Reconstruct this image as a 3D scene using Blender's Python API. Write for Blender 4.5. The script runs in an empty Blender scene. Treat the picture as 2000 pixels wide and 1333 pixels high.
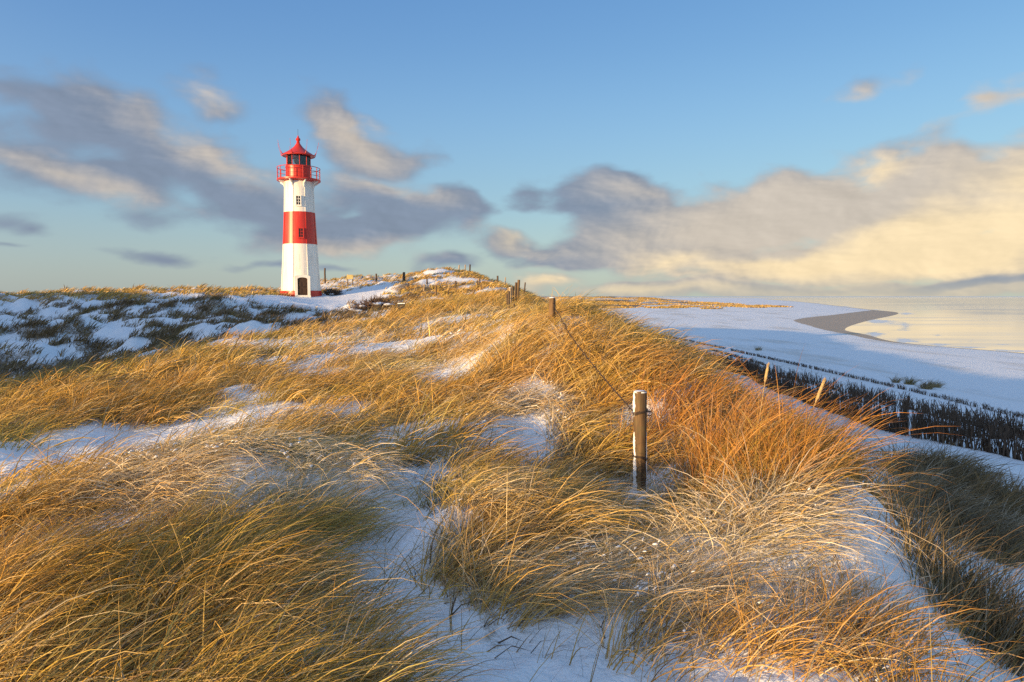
import bpy, math, random
import numpy as np

random.seed(4); rng = np.random.default_rng(11)
S = bpy.context.scene
COL = S.collection
R = math.radians

# ------------------------------------------------------------------ camera
EYE = 8.0
F = 1333.0                                   # focal length in units of the 2000-wide photograph (24 mm)
PITCH = math.atan(87.5 / F)
cam_d = bpy.data.cameras.new('camera'); cam = bpy.data.objects.new('camera', cam_d); COL.objects.link(cam)
cam.location = (0, 0, EYE); cam.rotation_euler = (R(90) - PITCH, 0, 0)
cam_d.sensor_width = 36; cam_d.lens = 36 * F / 2000; cam_d.clip_start = 0.05; cam_d.clip_end = 60000
S.camera = cam

# ------------------------------------------------------------------ sun, sky, exposure
SUN_EL, SUN_AZ = R(6.5), R(226.8)            # azimuth clockwise from +Y (view direction)
sun_d = bpy.data.lights.new('sun', 'SUN'); sun = bpy.data.objects.new('sun', sun_d); COL.objects.link(sun)
sun_d.energy = 5.0; sun_d.angle = R(0.5); sun_d.color = (1.0, 0.66, 0.31)
sun.location = (-60, -60, 40)
sun.rotation_euler = (R(90) - SUN_EL, 0, math.pi - SUN_AZ)
S.view_settings.view_transform = 'Standard'; S.view_settings.look = 'None'
EXPO = 0.8
S.view_settings.exposure = EXPO; S.view_settings.gamma = 1.0
try: S.view_settings.use_curve_mapping = False
except Exception: pass
S.render.engine = 'CYCLES'
S.cycles.max_bounces = 6; S.cycles.diffuse_bounces = 3; S.cycles.glossy_bounces = 2
S.cycles.transmission_bounces = 4; S.cycles.transparent_max_bounces = 8
S.cycles.use_denoising = False; S.cycles.use_adaptive_sampling = False
S.cycles.sample_clamp_indirect = 4

def px_dir(px, py):
    """direction of a photograph pixel as azimuth / elevation in degrees (to author the clouds' bearings)"""
    a, b = (px - 1000) / F, (666.5 - py) / F
    y = math.cos(PITCH) + b * math.sin(PITCH); z = -math.sin(PITCH) + b * math.cos(PITCH)
    return math.degrees(math.atan2(a, y)), math.degrees(math.atan2(z, math.hypot(a, y)))

world = bpy.data.worlds.new('World'); S.world = world; world.use_nodes = True
NT = world.node_tree; NT.nodes.clear()
class Nodes:
    def __init__(s, nt): s.nt = nt
    def new(s, t, **kw):
        n = s.nt.nodes.new(t)
        for k, v in kw.items(): setattr(n, k, v)
        return n
    def put(s, sock, v):
        if isinstance(v, bpy.types.NodeSocket): s.nt.links.new(v, sock)
        elif v is not None: sock.default_value = v
    def m(s, op, a, b=None, c=None, clamp=False):
        n = s.new('ShaderNodeMath', operation=op, use_clamp=clamp)
        for i, v in enumerate((a, b, c)):
            if v is not None: s.put(n.inputs[i], v)
        return n.outputs[0]
    def ramp01(s, v, lo, hi, smooth=True):
        n = s.new('ShaderNodeMapRange', interpolation_type='SMOOTHSTEP' if smooth else 'LINEAR')
        s.put(n.inputs[0], v); s.put(n.inputs[1], lo); s.put(n.inputs[2], hi)
        return n.outputs[0]
    def mix(s, f, a, b, mode='MIX'):
        n = s.new('ShaderNodeMix', data_type='RGBA', blend_type=mode, clamp_factor=True)
        s.put(n.inputs[0], f); s.put(n.inputs[6], a); s.put(n.inputs[7], b)
        return n.outputs[2]
    def noise(s, vec, scale, detail=4, rough=0.55, dist=0.0, out=0, dim='3D', lac=2.0):
        n = s.new('ShaderNodeTexNoise', noise_dimensions=dim)
        s.put(n.inputs['Vector'], vec); n.inputs['Scale'].default_value = scale
        n.inputs['Detail'].default_value = detail; n.inputs['Roughness'].default_value = rough
        n.inputs['Distortion'].default_value = dist; n.inputs['Lacunarity'].default_value = lac
        return n.outputs[out]
    def xyz(s, x, y, z):
        n = s.new('ShaderNodeCombineXYZ')
        for i, v in enumerate((x, y, z)): s.put(n.inputs[i], v)
        return n.outputs[0]
W = Nodes(NT)
def srgb(r, g, b):
    f = lambda c: (c / 255) / 12.92 if c <= 10 else ((c / 255 + 0.055) / 1.055) ** 2.4
    return (f(r), f(g), f(b), 1.0)

sky = W.new('ShaderNodeTexSky', sky_type='NISHITA')
sky.sun_disc = False; sky.sun_elevation = SUN_EL; sky.sun_rotation = SUN_AZ
sky.altitude = 0; sky.air_density = 1.0; sky.dust_density = 0.6; sky.ozone_density = 2.0
SKY_STRENGTH = 0.15

tc = W.new('ShaderNodeTexCoord'); sep = W.new('ShaderNodeSeparateXYZ'); NT.links.new(tc.outputs['Generated'], sep.inputs[0])
dx, dy, dz = sep.outputs
az0 = W.m('MULTIPLY', W.m('ARCTAN2', dx, dy), 180 / math.pi)
el0 = W.m('MULTIPLY', W.m('ARCSINE', dz), 180 / math.pi)
# wind-drawn edges: bend the bearings with noise before asking where a cloud is
base = W.xyz(W.m('MULTIPLY', az0, 0.1), W.m('MULTIPLY', el0, 0.19), 0.0)
wn = W.noise(base, 1.1, 4, 0.5, out=1); wsep = W.new('ShaderNodeSeparateXYZ'); NT.links.new(wn, wsep.inputs[0])
az = W.m('ADD', az0, W.m('MULTIPLY', W.m('SUBTRACT', wsep.outputs[0], 0.5), 7.0))
el = W.m('ADD', el0, W.m('MULTIPLY', W.m('SUBTRACT', wsep.outputs[1], 0.5), 3.6))

def blob(cx, cy, rx, ry, rot, w):
    """soft ellipse of cloud at a bearing: w at its centre, 0 at its rim, negative outside"""
    a0, e0 = px_dir(cx, cy)
    ax = (px_dir(cx + 5, cy)[0] - px_dir(cx - 5, cy)[0]) / 10; ey = (px_dir(cx, cy - 5)[1] - px_dir(cx, cy + 5)[1]) / 10
    rx, ry = rx * ax, ry * ey
    c, s_ = math.cos(R(-rot)), math.sin(R(-rot))
    u = W.m('SUBTRACT', az, a0); v = W.m('SUBTRACT', el, e0)
    p = W.m('MULTIPLY_ADD', u, c / rx, W.m('MULTIPLY', v, s_ / rx))
    q = W.m('MULTIPLY_ADD', u, -s_ / ry, W.m('MULTIPLY', v, c / ry))
    d = W.m('SQRT', W.m('MULTIPLY_ADD', p, p, W.m('MULTIPLY', q, q)))
    return W.m('MULTIPLY', W.m('SUBTRACT', 1.0, d), w)
def union(lst):
    acc = None
    for b in lst:
        v = blob(*b)
        acc = v if acc is None else W.m('SMOOTH_MAX', acc, v, 0.15)
    return acc
COVER = [  # where the clouds stand
    (330, 300, 400, 105, 20, 1.15), (200, 255, 330, 70, 16, .9), (90, 320, 280, 85, 12, 1.0), (480, 390, 210, 80, 16, 1.15),
    (390, 185, 110, 55, 10, .55), (60, 437, 150, 32, 4, .9), (300, 490, 120, 20, 2, .7), (20, 475, 90, 14, 3, .6),
    (660, 232, 105, 75, 28, 1.0), (740, 295, 160, 80, 22, 1.1), (760, 415, 215, 88, 8, 1.25), (700, 458, 270, 52, -2, 1.25), (890, 385, 85, 42, 18, .9),
    (990, 480, 95, 44, 8, .95), (880, 512, 80, 20, 0, .65), (600, 521, 170, 12, 2, .6),
    (1210, 395, 235, 72, 8, 1.15), (1500, 430, 480, 105, -5, 1.4), (1850, 410, 380, 145, -12, 1.5), (2000, 340, 300, 100, -16, 1.3), (1340, 490, 360, 66, 0, 1.2),
    (1750, 500, 560, 66, -2, 1.5), (1140, 505, 200, 26, 0, .8), (1050, 552, 150, 30, -3, .7), (1400, 566, 520, 28, 0, 1.1), (1850, 560, 460, 30, 0, 1.1), (1300, 450, 260, 90, 4, 1.0), (240, 320, 420, 130, 17, .8), (2050, 480, 240, 130, -6, 1.4),
    (1680, 180, 120, 28, -8, .18), (1905, 195, 60, 20, 5, .24), (1860, 240, 160, 30, -20, .15),
]
GOLD = [(1880, 478, 430, 92, -6, 1.4), (1600, 508, 330, 40, -3, 1.1), (2050, 340, 230, 80, -16, .6), (1050, 550, 120, 28, 0, .7), (1300, 520, 120, 24, -6, .5),
        (1000, 470, 60, 26, 8, .35), (1720, 345, 60, 22, -12, .45), (1250, 567, 260, 16, 0, .6), (1700, 572, 500, 14, 0, .35)]
WARM = [(1600, 430, 560, 130, -6, 1.5), (1850, 380, 330, 130, -12, 1.4), (710, 270, 120, 60, 25, .8), (1250, 380, 110, 30, 10, .4), (430, 300, 200, 36, 22, .5), (100, 330, 160, 26, 12, .5),
        (760, 365, 120, 22, 8, .5), (700, 488, 180, 22, 0, .6), (400, 180, 70, 30, 0, .6), (1820, 200, 360, 80, 0, 1.6), (230, 360, 130, 22, 16, .5)]
cover = union(COVER)
# beyond the frame the same weather goes on: loose banks low round the horizon
far_n = W.noise(W.xyz(W.m('MULTIPLY', az0, 0.05), W.m('MULTIPLY', el0, 0.11), 3.0), 1.0, 3, 0.5)
outside = W.ramp01(W.m('ABSOLUTE', az0), 40, 56)
far_c = W.m('SUBTRACT', W.m('MULTIPLY', W.m('SUBTRACT', far_n, 0.47), 3.2), W.ramp01(el0, 14, 40))
far_c = W.m('SUBTRACT', far_c, W.m('MULTIPLY', W.m('SUBTRACT', 1.0, outside), 3.0))
cover = W.m('MAXIMUM', cover, far_c)
def billow(off_a, off_e):
    """height of the cloud's heaps at a bearing: broad noise carrying round heads"""
    p_ = W.xyz(W.m('MULTIPLY_ADD', az0, 0.1, off_a), W.m('MULTIPLY_ADD', el0, 0.2, off_e), 7.0)
    n1 = W.noise(p_, 1.7, 6, 0.5, 0.2)
    v_ = W.new('ShaderNodeTexVoronoi', feature='SMOOTH_F1'); v_.inputs['Scale'].default_value = 3.2; v_.inputs['Smoothness'].default_value = .6
    wv = W.new('ShaderNodeVectorMath', operation='MULTIPLY_ADD'); W.put(wv.inputs[0], W.noise(p_, 4.0, 2, .5, out=1)); wv.inputs[1].default_value = (.16, .16, 0); W.put(wv.inputs[2], p_)
    W.put(v_.inputs['Vector'], wv.outputs[0])
    return W.m('MULTIPLY_ADD', W.m('SUBTRACT', .38, v_.outputs[0]), .24, n1)
fb = billow(0.0, 0.0); fb2 = billow(-0.035, -0.03)
fine = W.m('SUBTRACT', fb, 0.5)
dens = W.ramp01(W.m('MULTIPLY_ADD', fine, 1.5, cover), 0.0, W.m('MULTIPLY_ADD', W.ramp01(az0, 4, -8), .17, .5))
relief = W.m('MULTIPLY', W.m('SUBTRACT', fb, fb2), 3.0)          # side of each billow turned to the sun
warm = W.ramp01(W.m('ADD', union(WARM), W.m('MULTIPLY_ADD', relief, 0.4, W.m('MULTIPLY', fine, 0.5))), -0.35, 0.85)
gold = W.ramp01(W.m('ADD', W.m('SUBTRACT', union(GOLD), W.m('MAXIMUM', union([(1560, 466, 240, 30, -12, .9), (1880, 552, 200, 14, 0, .7), (1330, 455, 170, 40, 0, .6)]), 0.0)), W.m('MULTIPLY_ADD', relief, 0.35, W.m('MULTIPLY', fine, 0.5))), -0.30, 0.85)
warm = W.m('MAXIMUM', warm, W.m('MULTIPLY', outside, 0.45))
ccol = W.mix(warm, srgb(132, 145, 166), srgb(208, 195, 180))
ccol = W.mix(gold, ccol, srgb(255, 229, 184))
ccol = W.mix(1.0, ccol, W.m('MULTIPLY_ADD', relief, .30, 1.0), 'MULTIPLY')      # sunny and shaded sides of the heaps
hz = W.ramp01(el0, 1.9, 0.0)
ccol = W.mix(W.m('MULTIPLY', hz, 0.6), ccol, srgb(204, 196, 176))
# clear air: the Nishita sky brought to the photograph's colour by height above the horizon
rampn = W.new('ShaderNodeValToRGB'); cr = rampn.color_ramp; cr.interpolation = 'B_SPLINE'
stops = [(0.0, (176, 188, 182)), (3, (178, 197, 195)), (7, (158, 196, 213)), (13, (137, 184, 224)), (19, (113, 163, 215)), (26, (94, 145, 205)), (40, (104, 146, 196)), (90, (120, 150, 186))]
while len(cr.elements) < len(stops): cr.elements.new(0.5)
for e_, (p_, c_) in zip(cr.elements, stops): e_.position = p_ / 90; e_.color = srgb(*c_)
W.put(rampn.inputs[0], W.m('DIVIDE', el0, 90))
side = W.m('MULTIPLY_ADD', W.m('MULTIPLY', dx, 1.0), .22, 1.0)
grad = W.mix(1.0, rampn.outputs[0], W.xyz(side, side, W.m('MULTIPLY_ADD', dx, .12, 1.0)), 'MULTIPLY')
grad_s = W.new('ShaderNodeVectorMath', operation='SCALE'); W.put(grad_s.inputs[0], grad); grad_s.inputs[3].default_value = 1 / SKY_STRENGTH / 2 ** EXPO
# the sky brightens steadily towards the low sun behind the camera
sunward = W.m('MULTIPLY_ADD', dx, math.sin(SUN_AZ), W.m('MULTIPLY', dy, math.cos(SUN_AZ)))
glow = W.ramp01(sunward, -.25, 1.0)
grad_w = W.mix(W.m('MULTIPLY', glow, .45), grad_s.outputs[0], tuple(c / SKY_STRENGTH / 2 ** EXPO for c in (.75, .70, .62)) + (1,))
gs2 = W.new('ShaderNodeVectorMath', operation='SCALE'); W.put(gs2.inputs[0], grad_w); W.put(gs2.inputs[3], W.m('MULTIPLY_ADD', glow, .5, 1.0))
clear = W.mix(0.86, sky.outputs[0], gs2.outputs[0])
bg_sky = W.new('ShaderNodeBackground'); bg_cl = W.new('ShaderNodeBackground'); mixs = W.new('ShaderNodeMixShader'); wout = W.new('ShaderNodeOutputWorld')
NT.links.new(clear, bg_sky.inputs[0]); bg_sky.inputs[1].default_value = SKY_STRENGTH
W.put(bg_cl.inputs[0], ccol); bg_cl.inputs[1].default_value = 2 ** -EXPO
W.put(mixs.inputs[0], W.m('MULTIPLY', dens, 0.93))
NT.links.new(bg_sky.outputs[0], mixs.inputs[1]); NT.links.new(bg_cl.outputs[0], mixs.inputs[2]); NT.links.new(mixs.outputs[0], wout.inputs[0])

# ------------------------------------------------------------------ helpers
def at(px, py, Y):
    """the point at forward distance Y that the photograph shows at pixel (px, py)"""
    a, b = (px - 1000) / F, (666.5 - py) / F
    k = Y / (math.cos(PITCH) + b * math.sin(PITCH))
    return np.array((a * k, Y, EYE + k * (-math.sin(PITCH) + b * math.cos(PITCH))))

def _h(ix, iy, seed):
    n = (ix.astype(np.int64) * 374761393 + iy.astype(np.int64) * 668265263 + seed * 974634777) & 0xffffffff
    n = ((n ^ (n >> 13)) * 1274126177) & 0xffffffff
    return ((n ^ (n >> 16)) & 0xffff) / 65535.0
def vnoise(x, y, seed=0):
    x = np.asarray(x, float); y = np.asarray(y, float)
    ix, iy = np.floor(x), np.floor(y); fx, fy = x - ix, y - iy
    fx = fx * fx * fx * (fx * (fx * 6 - 15) + 10); fy = fy * fy * fy * (fy * (fy * 6 - 15) + 10)
    a = _h(ix, iy, seed); b = _h(ix + 1, iy, seed); c = _h(ix, iy + 1, seed); d = _h(ix + 1, iy + 1, seed)
    return (a + (b - a) * fx) * (1 - fy) + (c + (d - c) * fx) * fy
def fbm(x, y, seed=0, oct=4, gain=0.5):
    t = 0; amp = 1; tot = 0
    for k in range(oct):
        t = t + amp * vnoise(x * 2 ** k + 17.3 * k, y * 2 ** k - 9.1 * k, seed + k); tot += amp; amp *= gain
    return t / tot * 2 - 1
def sst(v, lo, hi):
    t = np.clip((np.asarray(v, float) - lo) / (hi - lo), 0, 1); return t * t * (3 - 2 * t)

# ------------------------------------------------------------------ the lie of the land
WIND = np.array((0.90, 0.43))                # the way the wind has combed grass and snow
CTRL = [at(*p) for p in [
    (0, 1333, 2.9), (500, 1333, 2.9), (1000, 1333, 3.0), (1500, 1333, 3.0), (2000, 1333, 3.9),
    (0, 1180, 3.8), (350, 1150, 4.1), (600, 1090, 4.6), (680, 1085, 4.8), (830, 925, 6.6), (850, 1120, 4.3), (1100, 1180, 3.9),
    (1350, 1120, 4.3), (1450, 1070, 4.6), (1550, 1140, 4.0), (1700, 1190, 3.8), (1800, 1150, 4.6), (1990, 1200, 5.0),
    (150, 1000, 5.2), (400, 965, 5.4), (50, 905, 7.5), (300, 855, 9.0), (700, 900, 6.9), (1000, 1000, 5.4), (1245, 985, 6.6), (1450, 985, 5.8), (1600, 950, 5.8), (1700, 1000, 5.2),
    (1800, 985, 8.0), (1900, 965, 9.5), (1990, 1030, 8.5), (1780, 1085, 6.0),
    (600, 850, 8.5), (800, 850, 8.3), (1030, 850, 8.0), (1150, 850, 8.0), (1400, 850, 7.5), (1500, 860, 7.2),
    (100, 800, 11), (300, 772, 12.5), (500, 760, 12), (700, 740, 12.5), (900, 730, 12), (1050, 700, 11), (1200, 715, 9.8), (1300, 760, 8.7),
    (0, 778, 15), (200, 732, 17), (400, 680, 21), (600, 643, 26), (800, 606, 31), (700, 660, 20), (900, 640, 20), (1000, 620, 20), (1000, 602, 30), (1079, 620, 12.6), (1130, 642, 12),
    (100, 718, 24), (350, 660, 29), (550, 625, 36), (100, 650, 32), (300, 620, 36), (500, 600, 42),
    (0, 586, 44), (150, 584, 44), (300, 582, 45), (450, 581, 48), (540, 577, 54), (588, 578, 59), (545, 578.5, 58), (650, 579, 59), (720, 580, 58), (680, 598, 48), (620, 609, 42),
    (640, 562, 66), (760, 602, 40), (650, 552, 70), (700, 547, 73), (800, 538, 77), (870, 529, 80), (930, 538, 74), (980, 555, 60), (1010, 578, 44), (1035, 592, 36),
    (800, 575, 55), (900, 566, 56), (950, 582, 42),
]] + [np.array(p, float) for p in [
    # the seaward flank of the ridge, the terrace with the brushwood and the land out of the frame
    (5, 12, 5.55), (8, 12, 4.9), (5, 20, 5.2), (9, 20, 4.2), (14, 18, 3.7), (6, 40, 4.9), (11.5, 36, 3.9), (11.5, 28, 3.85), (12, 18, 3.95), (16, 21, 3.5),
    (17, 32, 3.0), (16, 50, 2.85), (17.5, 80, 2.7), (22, 32, 2.5), (22, 60, 2.3), (25, 20, 2.5), (0, 85, 7.0), (6, 80, 4.2), (15, 85, 2.6), (-8, 95, 9.5), (0, 120, 4.5), (-20, 110, 8.0),
    (10, 140, 2.6), (-40, 130, 6.5), (-60, 80, 7.0), (9, 5, 4.9), (6, 2, 5.3), (12, 0, 4.3), (20, 0, 3.0), (3, -2, 6.2), (8, -8, 5.2),
    (0, 0, 6.3), (0, 1.5, 6.3), (-1.5, 1.0, 6.3), (1.5, 1.0, 6.3), (0, -3, 5.9), (-4, -2, 5.75), (-8, -6, 5.5), (-16, -14, 5.5), (-7, 5, 6.0), (-10, 9, 5.85), (-14, 14, 5.9), (-30, -30, 5.6), (0, -20, 5.6), (0, -60, 5.6),
    (-43, -2, 11.0), (-50, 4, 13.0), (-60, 13, 13.8), (-72, 25, 13.0), (-38, -9, 5.8), (-34, -14, 5.4), (-60, -30, 6.5), (-28, 12, 6.4), (-35, 24, 6.6), (-30, 33, 6.8), (-40, 44, 8.0), (-55, 50, 8.5), (-90, 60, 8.5), (-120, 0, 8.0),  # first points: unseen dune on the left, shaped to shade the far slope
]]
CTRL = np.array(CTRL)
def _warp(x, y):
    r = np.hypot(x, y) + 1e-6; k = np.log1p(r / 3) / r
    return x * k, y * k
def _tps(d2): return 0.5 * d2 * np.log(d2 + 1e-12)
_cx, _cy = _warp(CTRL[:, 0], CTRL[:, 1]); _n = len(CTRL)
_A = np.zeros((_n + 3, _n + 3)); _A[:_n, :_n] = _tps((_cx[:, None] - _cx) ** 2 + (_cy[:, None] - _cy) ** 2) + np.eye(_n) * 0.002
_A[:_n, _n:] = np.c_[np.ones(_n), _cx, _cy]; _A[_n:, :_n] = _A[:_n, _n:].T
_W = np.linalg.solve(_A, np.r_[CTRL[:, 2], 0, 0, 0])
SHORE_Y = [-400, 0, 60, 97, 117, 141, 163, 211, 328, 410, 1000, 1640, 6000]
SHORE_X = [110, 92, 80, 72, 67.5, 74, 80, 109, 186, 215, 420, 615, 2000]
SNOWL_Y = [-400, 60, 97, 117, 135, 146, 171, 212, 274, 373, 410, 1000, 6000]
SNOWL_X = [108, 78, 70, 65, 68, 70, 75.5, 88, 131, 196, 212, 415, 1990]
def _curve(ys, xs):
    yy = []; xx = []
    for i in range(len(ys) - 1):                                # Catmull-Rom through the surveyed points
        p = [np.array((ys[min(max(j, 0), len(ys) - 1)], xs[min(max(j, 0), len(ys) - 1)]), float) for j in (i - 1, i, i + 1, i + 2)]
        for t in np.linspace(0, 1, 8, endpoint=False):
            dy = p[2][0] - p[1][0]; m1 = (p[2][1] - p[0][1]) / (p[2][0] - p[0][0] + 1e-9) * dy; m2 = (p[3][1] - p[1][1]) / (p[3][0] - p[1][0] + 1e-9) * dy
            yy.append(p[1][0] + dy * t); xx.append((2 * t ** 3 - 3 * t ** 2 + 1) * p[1][1] + (t ** 3 - 2 * t ** 2 + t) * m1 + (-2 * t ** 3 + 3 * t ** 2) * p[2][1] + (t ** 3 - t ** 2) * m2)
    return yy + [ys[-1]], xx + [xs[-1]]
SHORE_Y, SHORE_X = _curve(SHORE_Y, SHORE_X); SNOWL_Y, SNOWL_X = _curve(SNOWL_Y, SNOWL_X)
def smooth_base(x, y):
    x = np.asarray(x, float); y = np.asarray(y, float); sh = x.shape; x = x.ravel(); y = y.ravel(); out = np.empty_like(x)
    for i in range(0, len(x), 40000):
        wx, wy = _warp(x[i:i + 40000], y[i:i + 40000])
        d2 = (wx[:, None] - _cx) ** 2 + (wy[:, None] - _cy) ** 2
        out[i:i + 40000] = _tps(d2) @ _W[:_n] + _W[_n] + _W[_n + 1] * wx + _W[_n + 2] * wy
    r = np.hypot(x, y)
    out = out + (np.clip(out, 2, 9) - out) * sst(r, 110, 200)
    d = np.interp(y, SHORE_Y, SHORE_X) - x
    zb = np.where(d > 0, 2.0 * (1 - np.exp(-d / 45.0)), 0.035 * d)
    zb = np.maximum(zb, -3)
    farx = np.interp(y, [300, 420, 600, 900, 1600], [60, 172, 190, 230, 300])         # the flat snowy dunes far up the coast
    fd = sst(farx - x, 0, 60) * sst(y, 330, 420)
    zb = zb + fd * (0.2 + 4.6 * sst(y, 430, 1000) + 1.3 * np.maximum(0, fbm(x / 45, y / 60, 31, 3)))
    w = np.maximum(sst(x, 17.5, 29), sst(y, 150, 260))
    w = np.where(y < 0, sst(x, 17.5, 29), w)
    return (out * (1 - w) + zb * w).reshape(sh)
HUMPS = [(.26, (-2.2, 5.9, 1.2, .6, 15)), (.20, (-.1, 4.85, .7, .45, 15)), (.08, (-1.9, 3.5, 1.0, .45, 10)), (.17, (1.35, 4.4, .95, .5, 15)), (.14, (2.35, 5.4, .7, 1.3, 0)), (.10, (1.9, 6.2, .6, .9, 0)), (.10, (-.9, 8.4, 1.0, .7, 20)),
         (-.10, (-1.0, 5.2, .25, 1.1, -10)), (-.08, (.15, 8.2, .22, 1.2, 0)), (-.08, (.1, 3.1, .8, .4, 0))]
def ell(x, y, cx, cy, rx, ry, rot=0):
    c, s_ = math.cos(R(rot)), math.sin(R(rot)); u, v = x - cx, y - cy
    return np.exp(-(((u * c + v * s_) / rx) ** 2 + ((-u * s_ + v * c) / ry) ** 2) ** 2)
def height(x, y):
    x = np.asarray(x, float); y = np.asarray(y, float)
    z = smooth_base(x, y); r = np.hypot(x, y)
    dune = sst(z, 2.6, 4.2)
    pad = np.exp(-(((x + 15.5) / 6.5) ** 2 + ((y - 54.5) / 10) ** 2) ** 2)
    dune = dune * (1 - 0.93 * pad)
    slope = sst(-x, 4, 9) * sst(y, 17, 26)                     # rough hummocks on the dune left of the lighthouse
    near = sst(r, 14, 7)
    su, sv = (x * WIND[0] + y * WIND[1]), (-x * WIND[1] + y * WIND[0])
    z = z + dune * near * .030 * np.abs(fbm(su / .55, sv / .13, 17, 2)) * sst(r, 1.0, 2.0)
    z = z + dune * (0.05 * fbm(x / .45, y / .45, 3, 3) * sst(r, 30, 10) + 0.13 * fbm(x / 1.7, y / 1.7, 5, 3) * (.45 + .55 * sst(r, 2, 9))
                    + near * sum(h_ * ell(x, y, *e) for h_, e in HUMPS) + slope * (.42 * fbm(x / 2.4, y / 2.8, 14, 3) + .3 * fbm(x / .9, y / 1.1, 15, 2))
                    + 0.34 * fbm(x / 6, y / 6, 8, 3) * sst(r, 16, 45) + 0.012 * fbm(x / .13, y / .13, 9, 2) * sst(r, 12, 5))
    z = z + (1 - dune) * 0.03 * fbm(x / 5, y / 5, 12, 3) * (z > 0.25)
    return z

# ------------------------------------------------------------------ where the marram stands (metres on the ground)
def ell(x, y, cx, cy, rx, ry, rot=0):
    c, s_ = math.cos(R(rot)), math.sin(R(rot)); u, v = x - cx, y - cy
    return np.exp(-(((u * c + v * s_) / rx) ** 2 + ((-u * s_ + v * c) / ry) ** 2) ** 2)
BARE = [(-1.0, 5.1, .22, .9, -10), (-.8, 6.7, .17, .5, 0), (1.13, 6.25, .22, .34, 0), (.14, 8.0, .28, 1.0, 0), (.22, 9.7, .28, .7, 20), (-.75, 4.0, .26, .34, 0), (.55, 11.0, .25, .3, 0),
        (.05, 3.0, .6, .34, 0), (-.5, 3.5, .3, .3, 0), (1.2, 2.85, .6, .28, 0), (.3, 3.6, .35, .25, 0),
        (-4.7, 9.0, 1.5, .75, 10), (-5.4, 7.5, 1.3, .65, 0), (-4.2, 13.5, .8, .3, 0), (3.5, 6.0, .5, .8, 0), (3.6, 4.9, .5, .7, 0), (4.5, 6.2, .4, .6, 0),
        (-14.2, 52, 4.6, 9.0, 0), (-9.6, 45, 3.0, 3.0, 0), (-11.5, 60, 3, 3, 0)]
SPARSE = [(-3.0, 16, 2.0, 1.2, 0), (-1.5, 13, 1.2, .8, 0), (-5.5, 19, 2.4, 1.2, 0), (-1.5, 22, 2, 1.4, 0), (-1.3, 4.4, .35, .6, 0)]
RIDGE_Y = [-10, 2, 4, 5.5, 7, 9, 12, 20, 40, 60, 80, 110]
RIDGE_X = [2.1, 1.95, 2.2, 2.9, 3.55, 3.7, 3.1, 3.0, 4.0, 3.0, 2.5, 1.0]
FROST = [(-2.2, 5.7, 1.3, .8, 10, 1.3), (1.25, 4.2, 1.0, .7, 10, 1.0), (.15, 4.0, .5, .3, 0, .5), (.12, 8.6, .6, 1.3, 0, .7), (1.0, 6.6, .5, .4, 0, .7), (-.25, 5.0, .45, .4, 0, .35), (.75, 5.6, .5, .5, 0, .5),
         (-2.8, 16, 3.2, 1.8, 0, .4), (-1.5, 13, 2.0, 1.2, 0, .42), (-5.5, 19.5, 3, 1.4, 0, .5), (-1.6, 23, 3, 2, 0, .35), (2.1, 4.0, .4, .35, 0, .5), (-3.8, 8.8, 1.6, .8, 0, .5), (5.6, 8.0, .5, 1.2, 30, .6)]
def density(x, y):
    r = np.hypot(x, y)
    d = 0.60 + (0.55 * fbm(x / 1.5, y / 1.5, 21, 3) + .75 * fbm(x / .75, y / .75, 25, 2) * sst(r, 16, 8)) * sst(r, 40, 12) + 0.25 * fbm(x / 7, y / 7, 23, 2)
    d = d + 0.35 * ell(x, y, 1.9, 6.2, 1.0, 2.4, 0) + 0.3 * ell(x, y, -2.0, 7.2, 1.5, 1.2, 20) + .3 * ell(x, y, .9, 12, 1.8, 3.5, 0) + .35 * ell(x, y, 2.3, 5.4, .7, 1.6, 0) + .3 * ell(x, y, .3, 9.6, 1.5, 2.4, 0) + .25 * ell(x, y, -2.5, 3.6, 1.8, 1.2, 0)
    for e in BARE: d = d - 1.6 * ell(x, y, *e)
    for e in SPARSE: d = d - 0.35 * ell(x, y, *e)
    d = d * sst(np.interp(y, RIDGE_Y, RIDGE_X) + 0.3 * fbm(x / .8, y / .8, 5, 2) - x, -0.15, 0.45)
    # hollow and dune flank by the lighthouse: separate dark tufts in the snow
    hollow = sst(y - np.interp(x, [-30, -12, -8, -5.5, -3], [15, 18.5, 23, 27, 60]), 1, 3) * sst(-x, 2, 4) * sst(y, 75, 60)
    crest = np.clip(smooth_base(x, y), 0, 9)
    tuft = np.clip((fbm(x / 1.1, y / 1.5, 41, 3) + 0.10 + .25 * fbm(x / 8, y / 8, 44, 2)) * 2.6, 0, .8)
    tuft = np.maximum(tuft, 0.8 * sst(crest, 7.62, 7.95) * sst(-x, 17, 19.5) * np.clip(.75 + 1.6 * fbm(x / 2.2, y / 2.2, 47, 2), 0, 1))
    for e in BARE[-3:]: tuft = tuft - 1.6 * ell(x, y, *e)
    d = d * (1 - hollow) + tuft * hollow
    # the hill: grass in bands with snow between
    hill = sst(y, 38, 48) * sst(x, -13, -9)
    d = d * (1 - hill) + hill * np.clip(.74 + 1.1 * fbm(x / 3.5, y / 2.2, 51, 3), 0, 1) * sst(np.interp(y, RIDGE_Y, RIDGE_X) - x, 0, .6)
    return np.clip(d, 0, 1)
def frost(x, y):
    f = 0.12 + 0.25 * fbm(x / 1.1, y / 1.1, 61, 3)
    for e in FROST: f = f + e[5] * ell(x, y, *e[:5])
    return np.clip(f, 0, 1)

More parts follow.
